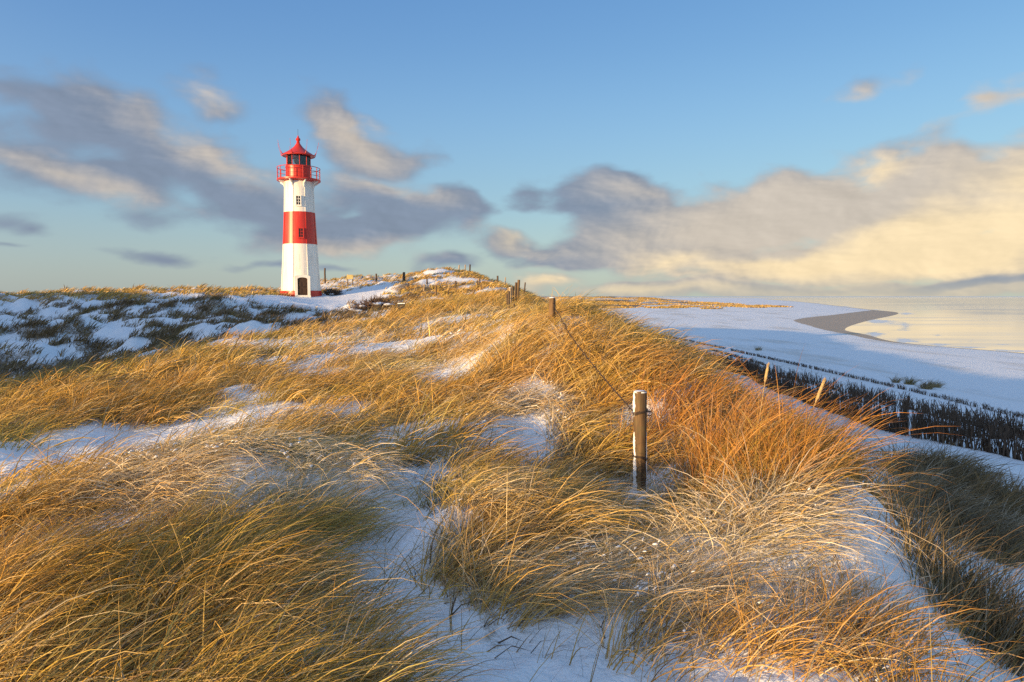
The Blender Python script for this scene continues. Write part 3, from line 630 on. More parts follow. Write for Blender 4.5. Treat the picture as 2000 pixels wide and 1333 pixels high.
# ------------------------------------------------------------------ marram grass
def grow(name, label, rmin, rmax, amin, amax, tufts_m2, blades, seg, length, width, seed, keep=None, clump=.13, lie=1.0, hue=None, spots=None, kind='stuff'):
    """tussocks of bent blades scattered over a sector of the dunes, one mesh"""
    g = np.random.default_rng(seed)
    if spots is None:
        a0, a1 = R(amin), R(amax); area = .5 * (a1 - a0) * (rmax ** 2 - rmin ** 2); nt = int(area * tufts_m2)
        r = np.sqrt(g.random(nt) * (rmax ** 2 - rmin ** 2) + rmin ** 2); a = a0 + (a1 - a0) * g.random(nt)
        tx, ty = r * np.sin(a), r * np.cos(a); d = density(tx, ty)
        ok = g.random(nt) < np.clip(d * 1.35, 0, 1) ** 1.3
        if keep is not None: ok &= keep(tx, ty)
        tx, ty, d = tx[ok], ty[ok], d[ok]; nt = len(tx)
    else:
        tx, ty, d = spots; nt = len(tx)
    vig = np.clip(.62 + .45 * d + .22 * g.standard_normal(nt), .4, 1.35)
    tl = length * vig; tilt = g.normal(0, .28, nt)                       # each tussock leans its own way a little
    wx = WIND[0] * np.cos(tilt) - WIND[1] * np.sin(tilt); wy = WIND[0] * np.sin(tilt) + WIND[1] * np.cos(tilt)
    swirl = .55 * fbm(tx / 1.6, ty / 1.6, 91, 2); wx, wy = wx * np.cos(swirl) - wy * np.sin(swirl), wx * np.sin(swirl) + wy * np.cos(swirl)
    nb = np.maximum(3, (blades * (.5 + d) * (.6 + .8 * g.random(nt))).astype(int)); T = np.repeat(np.arange(nt), nb); n = len(T)
    rr = clump * np.sqrt(g.random(n)) * (.6 + .8 * vig[T]); ph = g.random(n) * 2 * math.pi
    bx, by = tx[T] + rr * np.cos(ph), ty[T] + rr * np.sin(ph); bz = height(bx, by) - .02
    fan = rr / clump
    lx = wx[T] * (.7 + .4 * g.random(n)) + .52 * fan * np.cos(ph) + g.normal(0, .3, n); ly = wy[T] * (.7 + .4 * g.random(n)) + .52 * fan * np.sin(ph) + g.normal(0, .3, n)
    stray = g.random(n) < .06; q_ = g.random(n) * 6.28; lx = np.where(stray, np.cos(q_), lx); ly = np.where(stray, np.sin(q_), ly)
    lm = np.hypot(lx, ly) + 1e-6; lx, ly = lx / lm, ly / lm
    L = tl[T] * (.55 + .6 * g.random(n)); L = np.where(g.random(n) < .03, L * 1.2, L); L = np.where(stray, L * .7, L)
    fr = frost(bx, by); th0 = np.clip(.22 + .28 * lm * lie + g.normal(0, .16, n) + .35 * fr * lie, .02, 1.25)
    th1 = th0 + np.clip(.55 + .55 * g.random(n) + .35 * (L / length - .8), .1, 1.5) * lie
    th0 = np.where(stray, np.abs(g.normal(.35, .3, n)), th0)
    s = np.linspace(0, 1, seg + 1)
    th = th0[:, None] + (th1 - th0)[:, None] * s[None, :] ** 1.25
    kink = (g.random(n) < .07)[:, None] * (s[None, :] > (.35 + .4 * g.random(n))[:, None]) * g.uniform(.4, 1.1, n)[:, None]; th = th + kink    # broken stems
    ds = L[:, None] / seg; mid = .5 * (th[:, 1:] + th[:, :-1])
    h = np.c_[np.zeros(n), np.cumsum(np.sin(mid) * ds, 1)]; v = np.c_[np.zeros(n), np.cumsum(np.cos(mid) * ds, 1)]
    side = g.normal(0, .10, n)[:, None] * (s ** 2)[None, :] * L[:, None]
    X = bx[:, None] + lx[:, None] * h - ly[:, None] * side; Y = by[:, None] + ly[:, None] * h + lx[:, None] * side; Z = bz[:, None] + v
    gz = height(X[:, -1], Y[:, -1]) if n < 400000 else bz
    lift = np.maximum(0, gz + .03 - Z[:, -1]); Z = Z + lift[:, None] * (s ** 1.5)[None, :]
    tw = g.random(n) * math.pi                                            # blade's flat side faces any way
    ex = -ly[:, None] * np.cos(tw)[:, None] + lx[:, None] * np.sin(tw)[:, None] * np.cos(th)
    ey = lx[:, None] * np.cos(tw)[:, None] + ly[:, None] * np.sin(tw)[:, None] * np.cos(th)
    ez = -np.sin(tw)[:, None] * np.sin(th)
    w = width * (.5 + 1.1 * g.random(n) ** 1.5)[:, None] * (np.clip(1.02 - s, 0, 1) ** .55)[None, :] * .5
    A = np.stack((X + ex * w, Y + ey * w, Z + ez * w), -1); B = np.stack((X - ex * w, Y - ey * w, Z - ez * w), -1)
    V = np.concatenate((A[:, :-1], B[:, :-1], np.stack((X, Y, Z), -1)[:, -1:]), 1)      # seg lefts, seg rights, tip
    k = 2 * seg + 1; o = np.arange(n)[:, None] * k; i = np.arange(seg - 1)[None, :]
    f4 = np.stack((o + i, o + seg + i, o + seg + i + 1, o + i + 1), -1).reshape(-1, 4)
    f3 = np.c_[o[:, 0] + seg - 1, o[:, 0] + 2 * seg - 1, o[:, 0] + 2 * seg]
    me = to_mesh(name, V.reshape(-1, 3), f3, f4, True)
    gold = np.array((.64, .355, .045)); green = np.array((.42, .40, .08)); rust = np.array((.56, .27, .05)); pale = np.array((.72, .51, .19)); grey = np.array((.44, .36, .22)); white = np.array((.82, .75, .62)); brown = np.array((.17, .11, .06))
    tq = g.normal(0, .22, nt)[T]; tp = np.clip(g.normal(.25, .35, nt), 0, 1)[T]; pg = np.clip(.07 + tq + .9 * fbm(bx / 1.1, by / 1.1, 71, 2) + g.normal(0, .22, n), 0, 1)
    pr = np.clip(1.0 * sst(bx, .9, 2.0) * sst(by, 12, 7) + .12 + tq * .6 + .7 * fbm(bx / .9, by / .9, 73, 2) + g.normal(0, .15, n), 0, 1)
    c = gold + (pale - gold) * (np.clip(tp * .6 + g.random(n) ** 1.5 * .5, 0, 1))[:, None]; c = c + (rust - c) * (pr * .8)[:, None]; c = c + (green - c) * (pg * .62)[:, None]
    gy = g.random(n) < .12; c[gy] = grey * (.7 + .6 * g.random(gy.sum()))[:, None]; db = (g.random(n) < .10); c[db] = brown * (.7 + .8 * g.random(db.sum()))[:, None]
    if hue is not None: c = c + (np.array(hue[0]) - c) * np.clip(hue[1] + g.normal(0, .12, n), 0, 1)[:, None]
    c = c * (.55 + .6 * g.random(n))[:, None]
    fw = np.clip(fr * 1.2 - .25 + g.normal(0, .2, n), 0, .8)
    sv = np.r_[s[:-1], s[:-1], 1.0]
    cc = np.repeat(c[:, None, :], k, 1)
    cc = cc + (green * 1.1 - cc) * (.35 * (1 - sv) ** 2 * pg[:, None])[:, :, None]
    cc = cc + (white - cc) * (fw[:, None] * np.clip(.55 + .6 * np.sin(sv * 7 + 6 * g.random(n)[:, None]), 0, 1))[:, :, None]
    col = np.ones((n * k, 4), np.float32); col[:, :3] = cc.reshape(-1, 3)
    at_ = me.attributes.new('tint', 'FLOAT_COLOR', 'POINT'); at_.data.foreach_set('color', col.ravel())
    ob = link(name, me, MAT['grass']); ob['label'] = label
    if kind: ob['kind'] = kind
    print('GRASS', name, nt, n, n * (2 * seg - 1))
    return ob

left_flank = lambda x, y: ~((y > np.interp(x, [-30, -12, -8, -5.5, -3], [15, 18.5, 23, 27, 60])) & (x < -2))
def stems_in_snow():
    g = np.random.default_rng(77); n = 700; r = np.sqrt(g.random(n) * 75 + 5.5); a = R(-42) + R(86) * g.random(n); x, y = r * np.sin(a), r * np.cos(a)
    ok = (density(x, y) < .35) & (x < 5.5); return x[ok], y[ok], np.full(ok.sum(), .3)
shade_thatch = lambda x, y: (density(x, y) > .45) & near_room(x, y)
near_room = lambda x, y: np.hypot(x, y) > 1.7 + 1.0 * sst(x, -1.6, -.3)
grow('marram_grass', 'windswept golden marram grass with frost in front of the camera', 1.5, 6.8, -44, 44, 20, 108, 5, .58, .0050, 101, keep=near_room, lie=1.3, clump=.17)
grow('marram_shade_thatch', 'dead brown blades laid low, darkened to stand for the shade between the near marram tussocks', 1.5, 9, -44, 44, 26, 26, 2, .24, .008, 111, keep=shade_thatch, lie=1.9, clump=.2, hue=((.085, .052, .026), .95))  # dark low blades added to deepen the shaded gaps between tussocks
tall = lambda x, y: ell(x, y, 2.35, 5.6, .75, 1.5) + .6 * ell(x, y, 1.9, 8.0, 1.0, 1.2) > .35
grow('marram_grass', 'tall rust orange marram on the crest right of the near post', 3.4, 13, 2, 44, 7, 70, 6, .80, .0068, 112, keep=tall, lie=.85, clump=.2, hue=((.50, .20, .035), .7))
grow('marram_stems', 'thin single grass stems poking out of the snow hollows', 2.4, 9, -42, 44, 3.2, 5, 5, .5, .0052, 113, spots=stems_in_snow(), lie=1.0, clump=.12, hue=((.16, .14, .07), .5))
grow('marram_grass', 'windswept golden marram grass behind and beside the viewpoint', 2.0, 6.0, 44, 316, 1.5, 24, 5, .5, .009, 102, lie=1.5)
grow('marram_grass', 'golden marram grass over the middle of the snowy dune', 6.8, 15, -43, 42, 16, 42, 5, .62, .0088, 103, lie=1.25, clump=.18)
grow('marram_grass', 'golden marram grass along the far crest of the front dune', 15, 40, -43, 30, 8.5, 18, 4, .64, .018, 104, keep=left_flank, lie=1.1)
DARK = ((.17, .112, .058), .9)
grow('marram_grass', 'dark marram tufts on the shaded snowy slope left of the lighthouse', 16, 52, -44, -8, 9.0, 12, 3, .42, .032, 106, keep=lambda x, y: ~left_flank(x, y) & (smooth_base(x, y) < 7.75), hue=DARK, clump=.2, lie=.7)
grow('marram_grass', 'golden marram grass on the skyline left of the lighthouse', 36, 75, -44, -17, 4.0, 9, 3, .55, .045, 107, keep=lambda x, y: ~left_flank(x, y) & (smooth_base(x, y) >= 7.7), clump=.2)
grow('marram_grass', 'golden marram grass in bands on the hill beside the lighthouse', 38, 105, -17, 8, 3.8, 10, 2, .40, .05, 105, keep=lambda x, y: y > 39, clump=.22)
def far_tufts():
    g = np.random.default_rng(9); n = 12000; y = 300 * (950 / 300) ** g.random(n); x = 25 + (np.interp(y, [300, 420, 600, 900, 1600], [70, 172, 190, 230, 300]) - 25) * g.random(n)
    ok = fbm(x / 20, y / 30, 78, 3) > .06 + .12 * sst(y, 420, 310); x, y = x[ok], y[ok]; return x, y, np.full(len(x), .7)
grow('marram_grass', 'tan marram tussocks dotted over the far snowy flats by the sea', 0, 0, 0, 0, 0, 6, 2, 1.15, .45, 108, spots=far_tufts(), clump=1.2)
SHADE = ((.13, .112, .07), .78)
def mound(n, lst, seed):
    g = np.random.default_rng(seed); X = []; Y = []
    for cx, cy, rx, ry, k in lst:
        m_ = int(n * k); q = np.sqrt(g.random(m_)); a = g.random(m_) * 2 * math.pi; X.append(cx + rx * q * np.cos(a)); Y.append(cy + ry * q * np.sin(a))
    X, Y = np.concatenate(X), np.concatenate(Y); return X, Y, np.full(len(X), .75)
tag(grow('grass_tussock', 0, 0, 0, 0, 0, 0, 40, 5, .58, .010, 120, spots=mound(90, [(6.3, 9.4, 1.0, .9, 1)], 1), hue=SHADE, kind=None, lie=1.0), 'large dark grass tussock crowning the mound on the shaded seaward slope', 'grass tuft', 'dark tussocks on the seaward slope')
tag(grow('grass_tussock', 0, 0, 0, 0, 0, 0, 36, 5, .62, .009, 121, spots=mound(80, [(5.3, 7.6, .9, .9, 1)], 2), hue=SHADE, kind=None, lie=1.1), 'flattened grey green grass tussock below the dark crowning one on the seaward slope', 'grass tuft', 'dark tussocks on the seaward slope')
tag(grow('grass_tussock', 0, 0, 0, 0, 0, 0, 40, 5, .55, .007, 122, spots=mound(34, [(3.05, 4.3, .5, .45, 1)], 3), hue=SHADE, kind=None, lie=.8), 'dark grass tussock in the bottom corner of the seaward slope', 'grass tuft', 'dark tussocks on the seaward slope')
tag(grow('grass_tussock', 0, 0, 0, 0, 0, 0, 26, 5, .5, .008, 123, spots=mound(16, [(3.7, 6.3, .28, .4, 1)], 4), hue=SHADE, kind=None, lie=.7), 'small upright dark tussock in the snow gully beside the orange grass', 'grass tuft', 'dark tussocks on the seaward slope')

# ------------------------------------------------------------------ snow lying on the bent grass
def snow_on_grass():
    g = np.random.default_rng(31); n = 90000
    r = np.sqrt(g.random(n) * (16 ** 2 - 2.3 ** 2) + 2.3 ** 2); a = R(-42) + R(84) * g.random(n); x, y = r * np.sin(a), r * np.cos(a)
    p = np.clip(frost(x, y) * 1.6 - .3, 0, 1) * np.clip(density(x, y) * 1.6 - .1, 0, 1) * np.clip(8 / r, 0, 1) * np.clip(.45 + 1.5 * fbm(x / .35, y / .35, 66, 2), 0, 1)
    ok = g.random(n) < p; x, y, r = x[ok], y[ok], r[ok]; n = len(x); print('SNOW', n)
    up = g.random(n) ** 2; z = height(x, y) + .005 + .12 * up
    ang = math.atan2(WIND[1], WIND[0]) + g.normal(0, .5, n) + .5 * fbm(x / 1.6, y / 1.6, 91, 2); L = (.009 + .013 * g.random(n) ** 2) * (1 + r / 20); wd = L * (.3 + .3 * g.random(n)); hh = L * (.18 + .25 * g.random(n)); slope = .25 + g.normal(0, .2, n)
    lon, lat = 5, 3; U = [(1, 0, 0)] + [(math.cos(math.pi * (j + 1) / (lat + 1)), math.cos(2 * math.pi * i / lon) * math.sin(math.pi * (j + 1) / (lat + 1)), math.sin(2 * math.pi * i / lon) * math.sin(math.pi * (j + 1) / (lat + 1))) for j in range(lat) for i in range(lon)] + [(-1, 0, 0)]
    U = np.array(U); k = len(U); W_ = U[None] * (1 + g.normal(0, .2, (n, k, 1)))
    u, v, w = W_[..., 0] * L[:, None], W_[..., 1] * wd[:, None], W_[..., 2] * hh[:, None]
    w = w + u * slope[:, None] - (u / L[:, None]) ** 2 * L[:, None] * .18
    V = np.stack((x[:, None] + u * np.cos(ang)[:, None] - v * np.sin(ang)[:, None], y[:, None] + u * np.sin(ang)[:, None] + v * np.cos(ang)[:, None], z[:, None] + w), -1)
    f3 = [(0, 1 + i, 1 + (i + 1) % lon) for i in range(lon)] + [(k - 1, 1 + (lat - 1) * lon + (i + 1) % lon, 1 + (lat - 1) * lon + i) for i in range(lon)]
    f4 = [(1 + j * lon + i, 1 + (j + 1) * lon + i, 1 + (j + 1) * lon + (i + 1) % lon, 1 + j * lon + (i + 1) % lon) for j in range(lat - 1) for i in range(lon)]
    o = np.arange(n)[:, None, None] * k
    me = to_mesh('snow', V.reshape(-1, 3), (o + np.array(f3)[None]).reshape(-1, 3), (o + np.array(f4)[None]).reshape(-1, 4))
    ob = link('snow', me, MAT['snow']); ob['kind'] = 'stuff'; ob['label'] = 'clots of snow caught on the bent marram grass'
snow_on_grass()

# ------------------------------------------------------------------ fence posts
H1 = lambda x, y: float(height(np.array([x]), np.array([y]))[0])
def hit(px, py, y0=3.0, y1=160.0):
    """where the line of sight through a pixel first meets the ground"""
    Y = np.geomspace(y0, y1, 900); a, b = (px - 1000) / F, (666.5 - py) / F
    k = Y / (math.cos(PITCH) + b * math.sin(PITCH)); X = a * k; Z = EYE + k * (-math.sin(PITCH) + b * math.cos(PITCH))
    under = np.nonzero(Z < height(X, Y))[0]; i = under[0] if len(under) else len(Y) - 1
    return X[i], Y[i]
def post(px, top, base, wpx, label, mat='post_far', Y=None, lean=(0, 0), group='old fence posts across the dunes', cap=True, cat='fence post'):
    if Y is None: x, Y = hit(px, base)
    else: x = at(px, base, Y)[0]
    z0 = H1(x, Y); zt = at(px, top, Y)[2]; h = max(.3, zt - z0); r = wpx * (1.35 if wpx < 6 else 1) * Y / F / 2
    g = random.Random(int(px * 7 + top)); T = thing('fence_post', label, cat, (x, Y, z0), group)
    pts = []; rr = []
    for k in range(7):
        t = k / 6; pts.append((lean[0] * t + g.uniform(-1, 1) * r * .12, lean[1] * t + g.uniform(-1, 1) * r * .12, -.25 + (h + .25) * t)); rr.append(r * (1.06 - .12 * t) * g.uniform(.95, 1.05))
    MB().tube(pts, rr, 12).build('post', MAT[mat], T, smooth=True)
    if cap:
        e = pts[-1]; MB().lathe([(rr[-1] * .96, 0), (rr[-1] * .9, r * .18), (rr[-1] * .5, r * .34), (r * .1, r * .38)], 10, c=e).build('snow_cap', MAT['snow'], T, smooth=True)
    return T, np.array((x, Y, z0)), h, r
# the near post, built with its cracks, plastered snow and bark edge
def near_post():
    Y = 6.6; x = at(1250, 985, Y)[0]; z0 = H1(x, Y); top = at(1249, 763, Y)[2]; h = top - z0
    T = thing('fence_post', 'weathered round fence post in the near grass with snow stuck to one side', 'fence post', (x, Y, z0), 'old fence posts across the dunes')
    g = random.Random(5); n = 28; v = []; f = []; rows = 26
    for i in range(rows):
        t = i / (rows - 1); z = -.3 + (h + .3) * t; r = .064 * (1.03 - .06 * t)
        for k in range(n):
            a = 2 * math.pi * k / n
            q = r * (1 + .03 * math.sin(3 * a + 1) + .018 * math.sin(7 * a + 2 * t) - (.10 * max(0, 1 - abs(((a - 4.9 - .1 * math.sin(6 * t) + math.pi) % (2 * math.pi)) - math.pi) / .14) if t > .25 else 0) + .012 * g.uniform(-1, 1))
            v.append((q * math.cos(a) - .012 * t, q * math.sin(a), z - (.012 * (1 + math.cos(a - 2)) if i == rows - 1 else 0)))
    for i in range(rows - 1):
        for k in range(n): f.append((i * n + k, i * n + (k + 1) % n, (i + 1) * n + (k + 1) % n, (i + 1) * n + k))
    f.append(tuple((rows - 1) * n + k for k in range(n)))
    MB().add(v, f).build('post', MAT['post'], T, smooth=True)
    def plaster(z0_, z1_, a0, w0, thick, seed):
        """a crust of snow blown on to the windward side"""
        g2 = random.Random(seed); m_ = 12; c = 7; vv = []; ff = []
        for i in range(m_ + 1):
            t = i / m_; z = z0_ + (z1_ - z0_) * t; wid = w0 * (.35 + .65 * math.sin(math.pi * min(1, .12 + .8 * t))) * g2.uniform(.65, 1.25); off = g2.uniform(-.12, .12)
            for k in range(c):
                u = k / (c - 1) * 2 - 1; a = a0 + off + u * wid; r = .0625 + (thick * (1 - u * u) * g2.uniform(.7, 1.2)) * math.sin(math.pi * min(1, max(.06, t)) * .94 + .1) - (.006 if abs(u) == 1 else 0)
                vv.append((r * math.cos(a) - .012 * z / h, r * math.sin(a), z))
        for i in range(m_):
            for k in range(c - 1): ff.append((i * c + k, i * c + k + 1, (i + 1) * c + k + 1, (i + 1) * c + k))
        MB().add(vv, ff).build('snow_crust', MAT['snow'], T, smooth=True)
    plaster(h - .25, h - .005, R(190), .34, .012, 1); plaster(.12, .50, R(205), .42, .020, 2); plaster(-.05, .22, R(210), .55, .03, 3); plaster(.46, .66, R(195), .3, .012, 4); plaster(.0, h * .62, R(-22), .16, .006, 6)
    MB().lathe([(.063, -.006), (.062, .004), (.045, .011), (.01, .013)], 20, c=(-.012, 0, h - .013)).build('snow_cap', MAT['snow'], T, smooth=True)
    MB().lathe([(.20, -.06), (.17, .0), (.12, .045), (.075, .085), (.06, .09)], 18, c=(-.03, -.03, 0)).build('snow_collar', MAT['snow'], T, smooth=True)
    return np.array((x, Y, z0)), h
P1, h1 = near_post()
T2, P2, h2, r2 = post(1079, 583, 616, 13.5, 'thick short post where the wire reaches the ridge crest', 'post', Y=12.5)
RIDGE = 'stakes clustered on the ridge crest'
post(990.5, 574, 600, 3.2, 'thin dark stake farthest from the sea in the ridge cluster', Y=27, group=RIDGE, cap=False)
post(994, 569, 604, 3.6, 'dark stake standing right in front of the pale snowy one', Y=25, group=RIDGE, cap=False)
post(996.5, 563, 597, 4.6, 'pale snow covered stake in the ridge cluster', 'post_pale', Y=28, group=RIDGE)
post(1001.5, 560, 598, 3.6, 'brown stake just beside the pale snow covered one', Y=30, group=RIDGE, cap=False)
post(1006, 552, 597, 3.6, 'tall brown stake second from the tallest in the ridge cluster', Y=31, group=RIDGE, cap=False, lean=(.05, 0))
post(1010, 547, 594, 4.0, 'tallest stake of the cluster on the ridge crest', 'post', Y=32, group=RIDGE, cap=False, lean=(.08, 0))
post(1004, 593, 612, 2.8, 'short dark stake lowest in the grass below the ridge cluster', Y=22, group=RIDGE, cap=False)
post(1022.5, 552, 580, 2.0, 'thin lone stake on the seaward side of the ridge cluster', Y=40, group=RIDGE, cap=False, lean=(.1, 0))
HILL = 'old fence posts on the hill beside the lighthouse'
for px, tp, bs, w, lb, mt, ln in [
    (635, 527, 556, 2.6, 'tall dark pole rising close beside the lighthouse wall', 'post_far', 0), (735, 536, 551, 2.6, 'dark post midway between the yellow board and the thickest hill post', 'post_far', 0),
    (789, 533, 553, 3.8, 'thickest dark post on the hill slope behind the shrub', 'post_far', 0), (834, 545, 557, 2.2, 'brown post in the snowy band under the summit', 'post_far', 0),
    (827, 559, 569, 2.0, 'faint short post under the snowy band of the hill', 'post_pale', .1), (852, 561, 579, 2.8, 'tallest brown post on the lower hill slope', 'post', 0),
    (876, 570, 581, 2.0, 'thin dark post on the lowest snow of the hill', 'post_far', 0), (890, 552, 563, 2.8, 'stout dark post halfway along the hill path', 'post_far', 0),
    (916, 571, 582, 1.8, 'tilted dark stick leaning over in the snow', 'post_far', .4), (933, 551, 562, 2.0, 'shorter of the twin posts near the hill shoulder', 'post_far', 0),
    (937, 544, 561, 1.8, 'taller of the twin posts near the hill shoulder', 'post_far', 0), (940.5, 560, 567, 2.4, 'stubby post right below the twin posts', 'post', 0), (949, 577, 584, 2.2, 'stump like stake at the foot of the hill snow', 'post_far', 0),
    (972, 540, 555, 2.6, 'dark post on the hill shoulder against the sky', 'post_far', 0), (986, 545, 559, 1.6, 'thin grey stake on the skyline before the ridge cluster', 'post_pale', .05)]:
    post(px, tp - (3 if bs > 555 else 1), bs, w, lb, mt, lean=(ln, 0), group=HILL, cap=False)
for px, tp, w, lb in [(896, 518, 1.8, 'pale stick on the summit closest to the hill peak'), (908, 517.5, 1.6, 'thin pale stick in the middle of the summit three'), (917, 517, 2.4, 'darker stick on the seaward end of the summit three')]:
    post(px, tp, 533, w, lb, 'post_pale' if w < 2 else 'post_far', Y=77, lean=(.06, 0), group=HILL, cap=False)

# the twisted wire from the near post up to the crest
def fence_wire():
    a = P1 + np.array((-.06, -.02, h1 - .225)); b = P2 + np.array((0, -r2, max(.16, h2 * .55)))
    T = thing('fence_wire', 'twisted rusty wire sagging from the near post to the ridge crest', 'wire', a)
    N = 220; s_ = np.linspace(0, 1, N); mid = a + (b - a) * s_[:, None]; mid[:, 2] -= .07 * 4 * s_ * (1 - s_)
    mid[:, 2] = np.maximum(mid[:, 2], height(mid[:, 0], mid[:, 1]) + .34)
    d = (b - a) / np.linalg.norm(b - a); u = np.cross(d, (0, 0, 1)); u /= np.linalg.norm(u); w = np.cross(u, d)
    for ph in (0, math.pi):
        q = s_ * 55 * 2 * math.pi + ph
        MB().tube(mid - a + .0042 * (np.cos(q)[:, None] * u + np.sin(q)[:, None] * w), .0042, 4).build('strand', MAT['wire'], T, smooth=True)
    for i in range(6, N - 4, 5):
        c = mid[i] - a; e = (u * math.cos(i) + w * math.sin(i)) * .03
        MB().tube([c - e, c - e * .3 + d * .012, c + e * .3 - d * .012, c + e], .0032, 4).build('barb', MAT['wire'], T)
    pc = P1 - a
    for dz, tilt, lo in ((h1 - .225, .016, 2.2), (.40, -.02, 1.6)):                       # the turns round the near post
        pts = [pc + np.array((.070 * math.cos(t) - .008, .070 * math.sin(t), dz + tilt * math.cos(t) + .006 * math.sin(3 * t) + .0018 * t)) for t in np.linspace(math.pi, math.pi + lo * 2 * math.pi, 60)]
        MB().tube(pts, .0048, 6).build('turn', MAT['wire'], T, smooth=True)
    pts = [pc + np.array(p_) for p_ in ((.04, -.06, h1 - .24), (.085, -.055, h1 - .235), (.105, -.03, h1 - .215), (.09, 0, h1 - .205), (.06, .03, h1 - .215))]
    MB().tube(pts, .0055, 6).build('loose_end', MAT['wire'], T, smooth=True)
fence_wire()

# ------------------------------------------------------------------ boards
def board(px, y0, y1, yl, wpx, Y, label, mat, legs, snow):
    x = at(px, y1, Y)[0]; z0 = H1(x, Y); zt, zb = at(px, y0, Y)[2], at(px, y1, Y)[2]; w = wpx * Y / F / 2
    T = thing('sign_board', label, 'sign', (x, Y, z0)); zt -= z0; zb -= z0
    MB().box((0, 0, (zt + zb) / 2), (w, .03, (zt - zb) / 2)).build('board', MAT[mat], T, bevel=.012)
    MB().box((0, -.012, zb + .02), (w * .98, .034, .025)).build('batten', MAT[mat], T)
    for sx in legs: MB().tube([(sx * w, .06, -.25), (sx * w, .06, zt - .03)], .045, 10).build('leg', MAT['post_far'], T, smooth=True)
    if snow: MB().box((0, 0, zt + .02), (w * .97, .045, .02)).build('snow_cap', MAT['snow'], T, bevel=.015)
board(683.5, 537, 545.5, 557, 12, 68, 'straw yellow board on two posts on the hill beside the lighthouse', 'board_yellow', (-.8, .8), False)
xb, yb = hit(784, 606)
board(784, 594, 603, 606, 15, yb * .93, 'small dark board with a snow cap low in the snow before the hill', 'board_dark', (-.55, .55), True)

# ------------------------------------------------------------------ shrubs
def shrub(cx, cy, w, d, h, n, label, mat, seed, snow=0):
    g = random.Random(seed); z0 = H1(cx, cy); T = thing('shrub', label, 'shrub', (cx, cy, z0), 'low shrubs by the lighthouse path'); mb = MB(); tw = MB()
    for i in range(n):
        x, y = g.gauss(0, .42) * w, g.gauss(0, .42) * d; e = max(.25, 1 - (x / w) ** 2 * .7); b = np.array((x * .8, y * .8, H1(cx + x * .8, cy + y * .8) - z0 - .05)); a = g.uniform(0, 6.28)
        t = b + np.array((x * .35 + .25 * math.cos(a), y * .35 + .2 * math.sin(a), h * e * g.uniform(.45, 1.05))); m_ = (b + t) / 2 + np.array((g.gauss(0, .06), g.gauss(0, .06), .05))
        mb.tube([b, m_, t], [.022, .016, .008], 4)
        for k in range(7):
            q = b + (t - b) * g.uniform(.3, 1); e2 = np.array((g.gauss(0, .14), g.gauss(0, .14), g.gauss(.08, .1))); tw.tube([q, q + e2 * .6 + (0, 0, .02), q + e2], [.012, .010, .005], 3)
    mb.build('stems', MAT[mat], T); o = tw.build('twigs', MAT[mat], T); o['kind'] = 'stuff'
    for k in range(snow):
        x, y = g.gauss(0, .4) * w, g.gauss(-.2, .3) * d
        MB().lathe([(.02, -.05), (.2, -.03), (.26, .02), (.16, .07), (.03, .09)], 10, c=(x, y, H1(cx + x, cy + y) - z0 + h * g.uniform(.15, .5))).build('snow_clump', MAT['snow'], T, smooth=True)
sx_, sy_ = hit(728, 603)
shrub(sx_, sy_, 1.15, .7, .62, 90, 'rusty brown bramble shrub with snow in its twigs before the hill', 'bramble', 1, 7)
shrub(sx_ - .75, sy_ - .5, .6, .5, .34, 40, 'low blackish shrub spreading at the snowy side of the bramble', 'twig', 2, 4)
shrub(sx_ + .95, sy_ + .1, .35, .3, .40, 26, 'small dark shrub between the bramble and the dark board', 'twig', 3, 1)
shrub(at(648, 575, 60)[0], 60, .95, .7, .62, 110, 'dark evergreen shrub tucked behind the lighthouse base', 'twig', 4, 2)

# ------------------------------------------------------------------ brushwood sand traps on the seaward terrace
def bundle_mesh(seed, h):
    g = random.Random(seed); mb = MB()
    for i in range(14):
        x, y = g.gauss(0, .11), g.gauss(0, .05); hh = h * g.uniform(.35, 1.15); l = (g.gauss(0, .10), g.gauss(0, .07)); r = g.uniform(.009, .017)
        mb.tube([(x, y, -.15), (x + l[0] * .5 + g.gauss(0, .015), y + l[1] * .5, hh * .5), (x + l[0], y + l[1], hh)], [r, r * .85, r * .45], 3)
        for k in range(2):
            t = g.uniform(.45, .95); q = np.array((x + l[0] * t, y + l[1] * t, hh * t)); e = np.array((g.gauss(0, .06), g.gauss(0, .04), g.uniform(.06, .16))); mb.tube([q, q + e], [r * .5, r * .25], 3)
    me = bpy.data.meshes.new('brushwood_bundle'); me.from_pydata(mb.v, [], mb.f); me.materials.append(MAT['twig']); return me
BUNDLES = {h: [bundle_mesh(int(h * 100) + k, h) for k in range(9)] for h in (.80, .62, .26)}
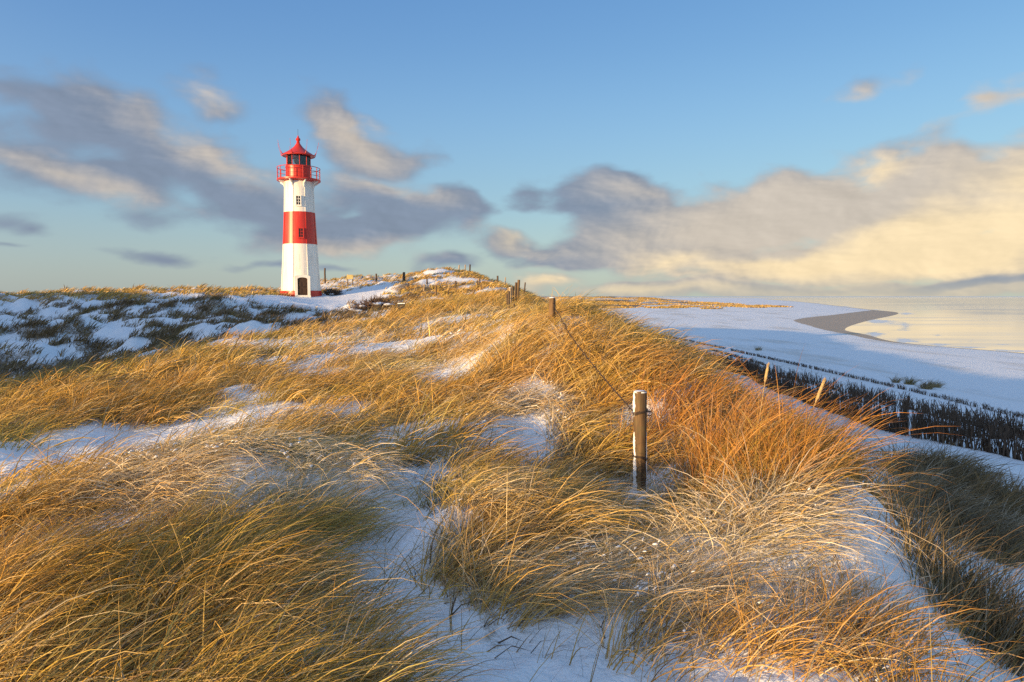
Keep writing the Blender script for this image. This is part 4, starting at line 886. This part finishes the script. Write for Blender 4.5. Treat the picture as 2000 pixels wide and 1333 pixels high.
def brush_fence(label, pts, h, step, gap, seed, spread=1.0, group='brushwood fences on the seaward terrace'):
    g = random.Random(seed); pts = [np.array(p, float) for p in pts]
    T = thing('brush_fence', label, 'brush fence', (pts[0][0], pts[0][1], H1(*pts[0])), group); o0 = np.array(T.location); xy = []
    for a, b in zip(pts[:-1], pts[1:]):
        n = max(1, int(np.linalg.norm(b - a) / step))
        for i in range(n): xy.append(a + (b - a) * (i + g.uniform(-.2, .2)) / n)
    xy = np.array(xy); keep = np.array([(vnoise(np.array([i * .23]), np.array([seed * 3.7]))[0] > gap) or g.random() < .25 for i in range(len(xy))]); xy = xy[keep]
    zz = height(xy[:, 0], xy[:, 1])
    for (x, y), z in zip(xy, zz):
        b = bpy.data.objects.new('brushwood_bundle', g.choice(BUNDLES[h])); COL.objects.link(b); b.parent = T
        b.location = (x - o0[0] + g.gauss(0, .05), y - o0[1] + g.gauss(0, .05), z - o0[2]); sc = g.uniform(.8, 1.15)
        b.scale = (spread * g.uniform(.85, 1.2), 1.2, sc); b.rotation_euler = (g.gauss(0, .07), g.gauss(0, .07), math.atan2(pts[-1][1] - pts[0][1], pts[-1][0] - pts[0][0]) + g.gauss(0, .3))
brush_fence('nearest dark brushwood fence row along the snowy terrace below the ridge', [(13.4, 14.5), (12.4, 17.5), (11.2, 20), (11.4, 24.5), (11.5, 28), (12.1, 36), (12.8, 44)], .80, .17, .08, 1, 1.25)
brush_fence('second brushwood fence row running beside the nearest one', [(15.9, 20), (17.0, 24), (18.2, 31), (17.0, 38), (16.2, 50), (16.4, 66), (15.6, 90), (13.5, 125)], .62, .42, .05, 2, 1.9)
brush_fence('short cross fence of brushwood joining the two rows at the near end', [(11.6, 20.6), (13.6, 21.0), (16.2, 21.6)], .80, .19, .1, 3, 1.3)
brush_fence('short cross fence of brushwood joining the two rows halfway along', [(11.6, 29.5), (14, 30.2), (17.6, 31.2)], .62, .26, .12, 4, 1.5)
brush_fence('almost buried thin brushwood line at the edge of the flat beach', [(27.4, 34), (27.6, 50), (27.2, 69), (26.2, 95), (24.5, 130), (23.0, 170)], .26, .5, .25, 5)
brush_fence('broken buried brushwood stubs between the second row and the beach line', [(21.6, 58), (21.8, 66), (22.0, 76)], .26, .55, .3, 6)

# ------------------------------------------------------------------ tufts on the beach edge, seed heads
for i, (px, py, sp, n, lb) in enumerate([(1751, 748, .25, 4, 'small upright grass tuft landward end of the beach tufts'), (1774, 752, .3, 8, 'dark round grass tuft second along the beach line'), (1803, 760, .45, 9, 'biggest windblown grass tuft on the snowy beach edge'),
        (1826, 757, .3, 6, 'arching grass tuft bent over beside the biggest beach tuft'), (1480, 685, .5, 4, 'faint grass tuft sticking out of the buried beach fence line')]):
    x, y = hit(px, py); g = np.random.default_rng(300 + i); a = g.random(n) * 6.28
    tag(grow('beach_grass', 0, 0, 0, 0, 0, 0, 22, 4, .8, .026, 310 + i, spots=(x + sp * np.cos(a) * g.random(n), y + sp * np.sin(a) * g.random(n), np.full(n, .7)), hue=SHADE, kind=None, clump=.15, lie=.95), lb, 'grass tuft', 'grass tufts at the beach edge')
def seed_head(px, top, low, Y, lean, label, bx=None):
    t = at(px, top, Y); q = at(px - lean, low, Y); d = t - q; foot = q - d / np.linalg.norm(d) * .55; foot[0] -= .02; gz = H1(foot[0], foot[1]); foot[2] = gz
    T = thing('grass_stalk', label, 'seed stalk', foot, 'seed stalks of the marram grass'); o = np.array(foot)
    MB().tube([(0, 0, -.03), (q - o) * .5 + (.012, 0, .02), q - o, t - o], [.0035, .003, .0028, .002], 6).build('stem', MAT['spike'], T, smooth=True)
    g = random.Random(int(px)); pts = [q - o + d * k / 8 for k in range(9)]
    MB().tube(pts, [.004, .009, .0125, .0135, .013, .012, .010, .007, .002], 9).build('seed_head', MAT['spike'], T, smooth=True)
    mb = MB()
    for k in range(70):
        u = g.uniform(.05, .93); a = g.uniform(0, 6.28); c = q - o + d * u; e = np.array((math.cos(a), math.sin(a), 0)) * .0115; mb.tube([c + e * .7, c + e * 1.1 + d * .05, c + e * .8 + d * .11], [.0016, .0022, .0008], 3)
    ob = mb.build('spikelets', MAT['spike'], T); ob['kind'] = 'stuff'
seed_head(1501, 709, 747, 6.4, 7, 'pale seed stalk over the fence row nearest to the near post')
seed_head(1612, 738, 786, 5.9, 19, 'pale tilted seed stalk standing in front of the dark fence row')
